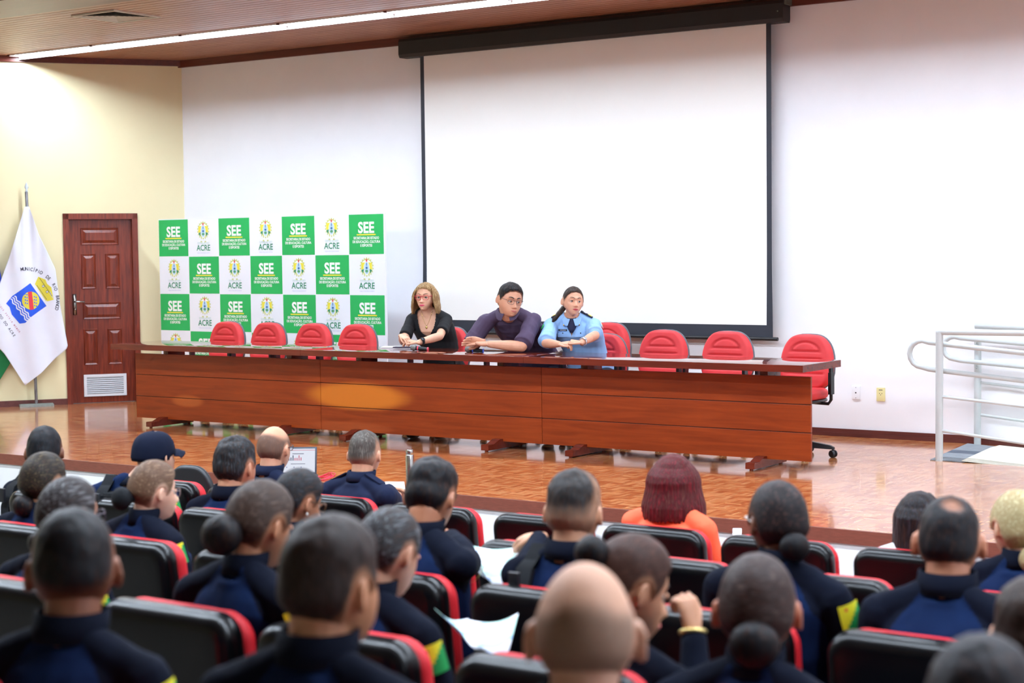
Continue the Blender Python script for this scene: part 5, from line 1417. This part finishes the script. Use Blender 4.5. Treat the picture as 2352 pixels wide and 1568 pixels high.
aud('blonde person with gathered hair at the right edge of the audience', 2342, 1134, 'C', -28, scale=1.02, fem=1, skincol=(220, 170, 140), hair=dict(style='bun', col=(150, 132, 92), col2=(206, 194, 154), top=.014, side=.014, bunpos=(0, -.112, -.085), bunr=.048, stretch=(1, .1, 1)), extras=uni_extra(patch=False))
# front row
aud('person bald on top with dark side hair and glasses, facing the laptop', 626, 980, 'D', 32, scale=1.06, skincol=(206, 150, 120), hair=SH(col=(52, 42, 38), top=.004, side=.005, fade=.03, dens=.85, bald=(0, .0, .078), baldness=1), cloth=FORMAL, extras=uni_extra(more=lambda r, I: glasses(r, I, (60, 30, 34), rim=.002), patch=False))
def epaulettes(root, I):
    for s in (-1, 1):
        q = MB(); c_ = I['surf_top'](s*.115, -.01)[0]-U3*.050; Mt = Matrix.Translation(c_+U3*.052)@Matrix.Rotation(math.atan2(I['Rb'].y, I['Rb'].x), 4, 'Z')@Matrix.Rotation(s*.42, 4, 'Y')
        q.box((-.055, -.024, -.004), (.055, .024, .004), M=Mt); q.build('epaulette', m_nmid, root, bevel=.003)
aud('person with grey cropped hair and epaulettes on a navy jacket, papers in hand', 835, 993, 'D', 22, scale=1.03, skincol=(196, 146, 116), hair=SH(col=(62, 58, 54), col2=(130, 122, 112), top=.012, side=.004, fade=.085, fmin=.4), cloth=FORMAL,
    arms=dict(r=dict(e=at(925, 1190, YR['D']+.42), w=at(892, 1124, YR['D']+.62), d=(.9, .3, -.05), n=(0, -.3, -1), c=(.4, .5, .55, .6))), extras=uni_extra(more=epaulettes, patch=False))
pq = [at(868, 1106, -5.62), at(928, 1106, -5.62), at(930, 1122, -5.72), at(880, 1124, -5.72)]
m_or = pm('orange_blazer_cloth', (246, 98, 58), .75, var=.04, bump=.2, bscale=300)
ORG = dict(mats=[m_or], name='blazer', collar_mat=m_or, trouser_mat=m_or, collar_h=.03)
aud('person with a dark red bob wearing an orange blazer', 1546, 1047, 'D', 4, scale=1.03, fem=1, skincol=SK_L, hair=dict(style='bob', col=(64, 12, 18), col2=(122, 34, 40), top=.010, side=.006, covers_ear=1, len=-.155, flare=.028, vol=.022, curl=-.004, open=2.3, stretch=(1, 1, .1)), cloth=ORG, extras=uni_extra(patch=False), sh_w=.185, girth=1.1)
aud('person with straight black shoulder-length hair behind the thinning crown', 2112, 1132, 'D', 5, scale=.98, fem=1, skincol=SK_M, hair=dict(style='bob', col=(18, 17, 20), col2=(70, 66, 72), top=.008, side=.005, len=-.20, flare=.004, vol=.012, curl=.004, open=2.3, stretch=(1, 1, .08)), cloth=dict(mats=[pm('white_blouse', (226, 226, 228), .8)], name='blouse', trouser_mat=m_trs, collar_h=.02), extras=uni_extra(patch=False))
q = MB()
def sheet(pts, label, nm='paper_sheet', thick=.0015):
    P_ = [Vector(p) for p in pts]; n_ = (P_[1]-P_[0]).cross(P_[3]-P_[0]).normalized(); q = MB(); q.loft([P_, [p+n_*thick for p in P_]]); return tag(q.build(nm, m_paper, smooth=False), label, 'paper')
sheet(pq, 'white papers held by the person with epaulettes')
sheet([at(1683, 1213, -5.75), at(1703, 1213, -5.75), at(1703, 1228, -5.80), at(1683, 1228, -5.80)], 'small printed card held up beside the orange blazer', 'printed_card')
sheet([at(498, 1250, YR['B']+.62), at(530, 1240, YR['B']+.66), at(524, 1268, YR['B']+.60), at(505, 1272, YR['B']+.58)], 'slip of white paper in the hand of the person with glasses and the netted bun')
yB = YR['B']
brochure([(at(1028, 1262, yB+.66), at(1070, 1247, yB+.70), at(1130, 1330, yB+.48), at(1085, 1300, yB+.50)), (at(1068, 1247, yB+.70), at(1196, 1254, yB+.74), at(1165, 1345, yB+.46), at(1120, 1330, yB+.46))], 'large unfolded white map with blue and green print held in the third row')
yA = YR['A']
brochure([(at(998, 1396, yA+.62), at(1075, 1420, yA+.60), at(1115, 1490, yA+.40), at(1060, 1450, yA+.42)), (at(1072, 1422, yA+.60), at(1190, 1408, yA+.64), at(1168, 1494, yA+.40), at(1095, 1480, yA+.40))], 'open white brochure with pale green print lying in the fourth row')
# ------------------------------------------------------------------ the three at the head table
TZ = .7495
def onT(px, py, z=TZ+.035): return atz(px, py, z)
m_blacktop = pm('black_knit', (18, 19, 23), .85, var=.1, scale=8, bump=.2, bscale=300)
m_purple = pm('purple_shirt_cloth', (74, 58, 84), .8, var=.06, scale=6, bump=.2, bscale=300)
m_lblue = pm('light_blue_shirt', (146, 186, 232), .8, var=.04, scale=6, bump=.2, bscale=300)
m_gold = pm('gold', (226, 200, 130), .25, .9)
def scoop(p, I):
    r = p-I['nb']; x = r.dot(I['Rb']); f = r.dot(I['Fb']); z = r.z
    if f > .0 and (x/.082)**2+((z+.03)/.165)**2 < 1: return -1
    if z > -.02 and abs(x) < .075: return -1
    return 0
def ex_black(root, I):
    glasses(root, I, (196, 30, 60), rim=.0022, w=.058, h=.036)
    nb, Fb, Rb = I['nb'], I['Fb'], I['Rb']; q = MB(); pts = []
    for k in range(15):
        u = -1+k/7; p_, n_ = I['surf'](.052*u, -.125*(1-abs(u)**1.4)+.012, I['body_tree'], .0015); pts.append(p_)
    q.tube(pts, .0015, 6); nk = q.build('necklace', m_gold, root)
    q = MB(); q.ell(pts[7]-U3*.014+Fb*.004, (.010, .004, .013), Rz(math.atan2(Rb.y, Rb.x))); q.build('pendant', m_gold, nk)
    watch(root, I, 'l', pm('dark_watch', (40, 46, 50), .3, .5), .028, .012)
def watch(root, I, key, mat, back=.02, w=.008, faceup=True):
    S_, E_, W_, *_ = I['P'][key]; d = (W_-E_).normalized(); c = W_-d*back; u = d.orthogonal().normalized(); v_ = d.cross(u)
    q = MB(); q.loft([[c+d*a+(u*math.cos(t)+v_*math.sin(t))*r for a, r in ((-w, .030), (w, .030), (w, .0325), (-w, .0325))] for t in [2*math.pi*i/24 for i in range(24)]], closed=True)
    st = q.build('watch', mat, root)
    up = (CAMP-Vector(I['base'])-c).normalized()+U3*.5; up = (up-d*up.dot(d)).normalized(); q = MB(); Mq = Vector((0, 0, 1)).rotation_difference(up).to_matrix()
    q.lathe([(0, 0), (.017, 0), (.018, .006), (.014, .008), (0, .008)], c+up*.030, 18, M=Mq); q.build('watch_face', mat, st)
PIH = math.pi
top = at(978, 651, -1.62)
eL, wL = at(1010, 787, -1.80), at(962, 786, -1.95)
person('blonde person in a black top with red glasses seated at the head table', top, 0, body=PIH+.28, head=PIH+.30, pitch=.02, scale=.99, skincol=(226, 176, 146), fem=1, voxel=.0038, hip=(top.x-.02, -1.34, .535), sh_w=.158, girth=1.02, jaw=.33,
    hair=dict(style='bob', col=(136, 104, 66), col2=(222, 194, 146), top=.014, side=.006, covers_ear=1, len=-.150, flare=.020, vol=.012, curl=-.002, open=2.02, stretch=(1, 1, .12), part=.012, off=.0, wave=.006, frontlen=.02),
    cloth=dict(mats=[m_blacktop], face=scoop, name='top', sleeve=.62, collar=False, smooth=6, wrinkle=.003, trouser_mat=m_blacktop, legwear='skirt', ease=.010),
    arms=dict(l=dict(tz=.80, e=eL, w=wL, d=(-.78, -.45, .18), n=(.1, .3, -1), c=(.45, .5, .55, .6), th=(.4, .2)), r=dict(e=at(932, 782, -1.72), w=at(922, 772, -1.98), d=(.80, -.25, -.20), n=(-.2, .3, -1), c=(.45, .5, .6, .65), th=(.3, .3), tz=.80)),
    face=dict(lip=(206, 50, 96), brow=(96, 70, 54), full=1.2, gaze=(.1, 1, 0)), extras=ex_black)
def collar_shirt(root, I, mat, w=.075, op=.06, drop=.09):
    nb, Fb, Rb, hs, nr = I['nb'], I['Fb'], I['Rb'], I['hs'], I['nr']; r0 = nr*1.08*hs+.012
    for s in (-1, 1):
        q = MB(); rings = []
        for k in range(13):
            t = math.radians(-100+ (190-12)*k/12)      # from back round to front
            ca, sa = math.cos(t), math.sin(t)
            inn = nb+Rb*s*(r0*ca)+Fb*(r0*sa+.006)+U3*(.030-.045*smoothstep(.1, 1, sa))
            ex_ = .020+.030*smoothstep(.2, .95, sa); out_ = inn+Rb*s*(ca*.022+.012*smoothstep(.5, 1, sa))+Fb*(sa*.024)-U3*(ex_)
            rings.append([inn, inn+U3*.004+Rb*s*ca*.003, out_+U3*.003, out_])
        q.loft(rings); q.build('collar', mat, root, auto=.9)
def vneck(w0=.058, dz=.13):
    def f(p, I):
        r = p-I['nb']; x = r.dot(I['Rb']); fr = r.dot(I['Fb']); z = r.z
        if fr > 0 and abs(x) < w0*max(0, 1+(z-.0)/dz): return -1
        if z > -.004 and abs(x) < .062 : return -1
        return 0
    return f
def buttons(root, I, mat, zs_):
    for z in zs_:
        p_, n_ = I['surf'](0, -z, None, .0); q = MB(); q.lathe([(0, 0), (.005, 0), (.005, .002), (0, .003)], p_, 10, M=Vector((0, 0, 1)).rotation_difference(n_).to_matrix()); q.build('button', mat, root)
def ex_man(root, I):
    glasses(root, I, (70, 56, 60), rim=.0013, w=.056, h=.034); collar_shirt(root, I, m_purple)
def surf_mark(root, I, name, mats, x, z, w, h, d, build=None, tilt=0): pass
top = at(1176, 653, -1.86)
person('person in a purple short-sleeved shirt and glasses leaning over the table looking right', top, 0, body=PIH+.34, head=PIH+1.05, pitch=.16, roll=-.14, sink=.045, scale=1.09, skincol=(214, 158, 128), voxel=.0038, hip=(top.x-.10, -1.24, .535), sh_w=.185, girth=1.22, wide=1.04, jaw=.14, fw=1.12,
    hair=SH(col=(17, 17, 19), col2=(52, 52, 56), top=.018, side=.008, off=-.012, fade=.018),
    cloth=dict(mats=[m_purple], face=vneck(.045, .09), name='shirt', sleeve=.80, collar=False, smooth=6, wrinkle=.010, trouser_mat=m_trs, ease=.018),
    arms=dict(l=dict(tz=.80, k=1.05, e=at(1216, 788, -1.90), w=at(1124, 790, -2.08), d=(-.80, -.50, .10), n=(.3, .5, -1), c=(.12, .14, .18, .2), th=(.75, -.2), sp=.03), r=dict(tz=.80, k=.86, e=at(1110, 785, -1.80), w=at(1106, 785, -2.08), d=(-.55, -.75, .10), n=(.8, -.4, -.5), c=(.15, .18, .2, .25), th=(.8, .1), sp=.03)),
    face=dict(lip=(186, 104, 96), brow=(30, 26, 26), browr=.0034, full=.7, gaze=(-.35, 1, -.1)), extras=ex_man)
def ex_pol(root, I):
    collar_shirt(root, I, m_lblue)
    nb, Fb, Rb = I['nb'], I['Fb'], I['Rb']; m_ep = pm('navy_epaulette', (20, 24, 44), .7); my = pm('epaulette_yellow', (236, 216, 60), .5); mw = pm('epaulette_white', (230, 230, 236), .5)
    for s in (-1, 1):
        p_, n_ = I['surf_top'](s*.115, .0); y_ = (Fb-n_*Fb.dot(n_)).normalized(); x_ = y_.cross(n_); Mt = Matrix((x_, y_, n_)).transposed().to_4x4(); Mt.translation = p_+n_*.003
        q = MB(); q.box((-.054, -.029, -.004), (.054, .029, .006), M=Mt); e_ = q.build('epaulette', m_ep, root, bevel=.004)
        q = MB(); q.lathe([(0, .006), (.017, .006), (.017, .009), (0, .010)], (0, 0, 0), 12); q.v = [tuple(Mt@(Vector(v_)+Vector((s*.026, .004, 0)))) for v_ in q.v]; q.build('rank_star', my, e_)
        q = MB(); q.box((-.012-s*.02, -.012, .006), (.012-s*.02, .014, .009), M=Mt); q.build('rank_badge', mw, e_, smooth=False)
        p_, n_ = I['surf'](s*.070, -.135); Mt = frame(p_, n_, Rb)
        q = MB(); q.loft([[Mt@Vector(p) for p in r_] for r_ in ([(-.042, y_, .020), (.042, y_, .020), (.042, y_, -.012), (.0, y_, -.020), (-.042, y_, -.012)] for y_ in (-.004, .006))]); f_ = q.build('pocket_flap', m_lblue, root, smooth=False)
        q = MB(); q.lathe([(0, 0), (.005, 0), (.004, .003), (0, .003)], Mt@Vector((0, -.004, -.011)), 10, M=Vector((0, 0, 1)).rotation_difference(n_).to_matrix()); q.build('button', m_ep, f_)
        if s > 0:
            p_, n_ = I['surf'](.070, -.100); Mt = frame(p_, n_, Rb)
            q = MB(); q.box((-.036, -.004, -.007), (.036, .004, .007), M=Mt); nt_ = q.build('name_tag', m_ep, root, smooth=False)
            q = MB()
            for k in range(8): q.box((-.026+k*.0066, -.0046, -.002), (-.0218+k*.0066, -.0041, .002), M=Mt)
            q.build('tag_lettering', mw, nt_, smooth=False)
    buttons(root, I, m_ep, (.125, .175))
    q = MB(); q.loft([[nb+Rb*(w_*math.cos(t))+Fb*(w_*.95*math.sin(t)+f0)+U3*z for t in [2*math.pi*i/20 for i in range(20)]] for z, w_, f0 in ((-.12, .012, .085), (-.09, .030, .068), (-.05, .046, .040), (-.01, .058, .008), (.004, .054, .003))]); q.build('undershirt', pm('navy_undershirt', (22, 28, 60), .8), root)
    for s, mt in ((-1, None), (1, None)):
        S_, E_, *_ = I['P']['r' if s > 0 else 'l']; ax = (E_-S_).normalized(); out = Rb*s*.6+Fb*.8; out = (out-ax*out.dot(ax)).normalized()
        q = MB(); M_ = Vector((0, 0, 1)).rotation_difference(out).to_matrix(); c_ = S_+ax*.085+out*(.052*I['rr']+.020)
        if s < 0:
            q.lathe([(0, .0), (.026, 0), (.026, .003), (0, .004)], c_, 16, M=M_); b_ = q.build('sleeve_badge', mw, root)
            q = MB(); q.lathe([(0, .004), (.017, .004), (.012, .006), (0, .007)], c_, 7, M=M_); q.build('badge_centre', pm('badge_orange', (232, 150, 90), .5), b_)
            q = MB(); q.lathe([(0, .0065), (.008, .0065), (.006, .008), (0, .0085)], c_, 6, M=M_); q.build('badge_crest', m_pg, b_)
        else:
            q.lathe([(0, .0), (.024, 0), (.024, .003), (0, .004)], c_, 12, M=M_); q.build('sleeve_badge', m_pg, root)
    for s in (-1, 1):
        p_, n_ = I['surf'](s*.060, -.060, None, .012); q = MB(); q.ell(p_, (.006, .004, .010)); q.build('collar_pin', m_gold, root)
        q = MB(); q.ell(I['hw']((s*.083, -.002, -.038)), (.0035, .0035, .004)); q.build('earring', mw, root)
    watch(root, I, 'l', pm('silver_watch', (216, 216, 220), .25, .7), .02, .009)
top = at(1317, 660, -1.60)
person('person in a light blue shirt with epaulettes and a ponytail at the table', top, 0, body=PIH+.50, head=PIH+.86, pitch=-.02, roll=-.09, scale=.97, skincol=(222, 166, 136), fem=1, voxel=.0038, hip=(top.x+.0, -1.30, .535), sh_w=.168, girth=1.10, jaw=.30, fw=1.04,
    hair=dict(style='tail', col=(34, 27, 25), col2=(96, 78, 66), top=.010, side=.007, off=-.002, stretch=(1, .5, .3), tail=[(0, -.085, .03), (.01, -.120, .010), (.035, -.115, -.05), (.075, -.095, -.10), (.115, -.085, -.15), (.15, -.08, -.20)], tailr=[.018, .024, .030, .032, .026, .006]),
    cloth=dict(mats=[m_lblue], face=vneck(.052, .15), name='shirt', sleeve=.80, collar=False, smooth=6, wrinkle=.006, trouser_mat=m_trs, ease=.020),
    arms=dict(l=dict(tz=.80, e=at(1396, 788, -1.80), w=at(1331, 794, -2.0), d=(-.85, -.42, .16), n=(.2, .4, -1), c=(.65, .7, .8, .85), th=(.35, .1)), r=dict(tz=.80, e=at(1244, 786, -1.74), w=at(1284, 790, -1.97), d=(.80, .0, .10), n=(.2, .5, -1), c=(.65, .7, .8, .85), th=(.35, .1))),
    face=dict(lip=(176, 46, 60), brow=(38, 28, 26), full=1.25, gaze=(-.12, 1, .05)), extras=ex_pol)
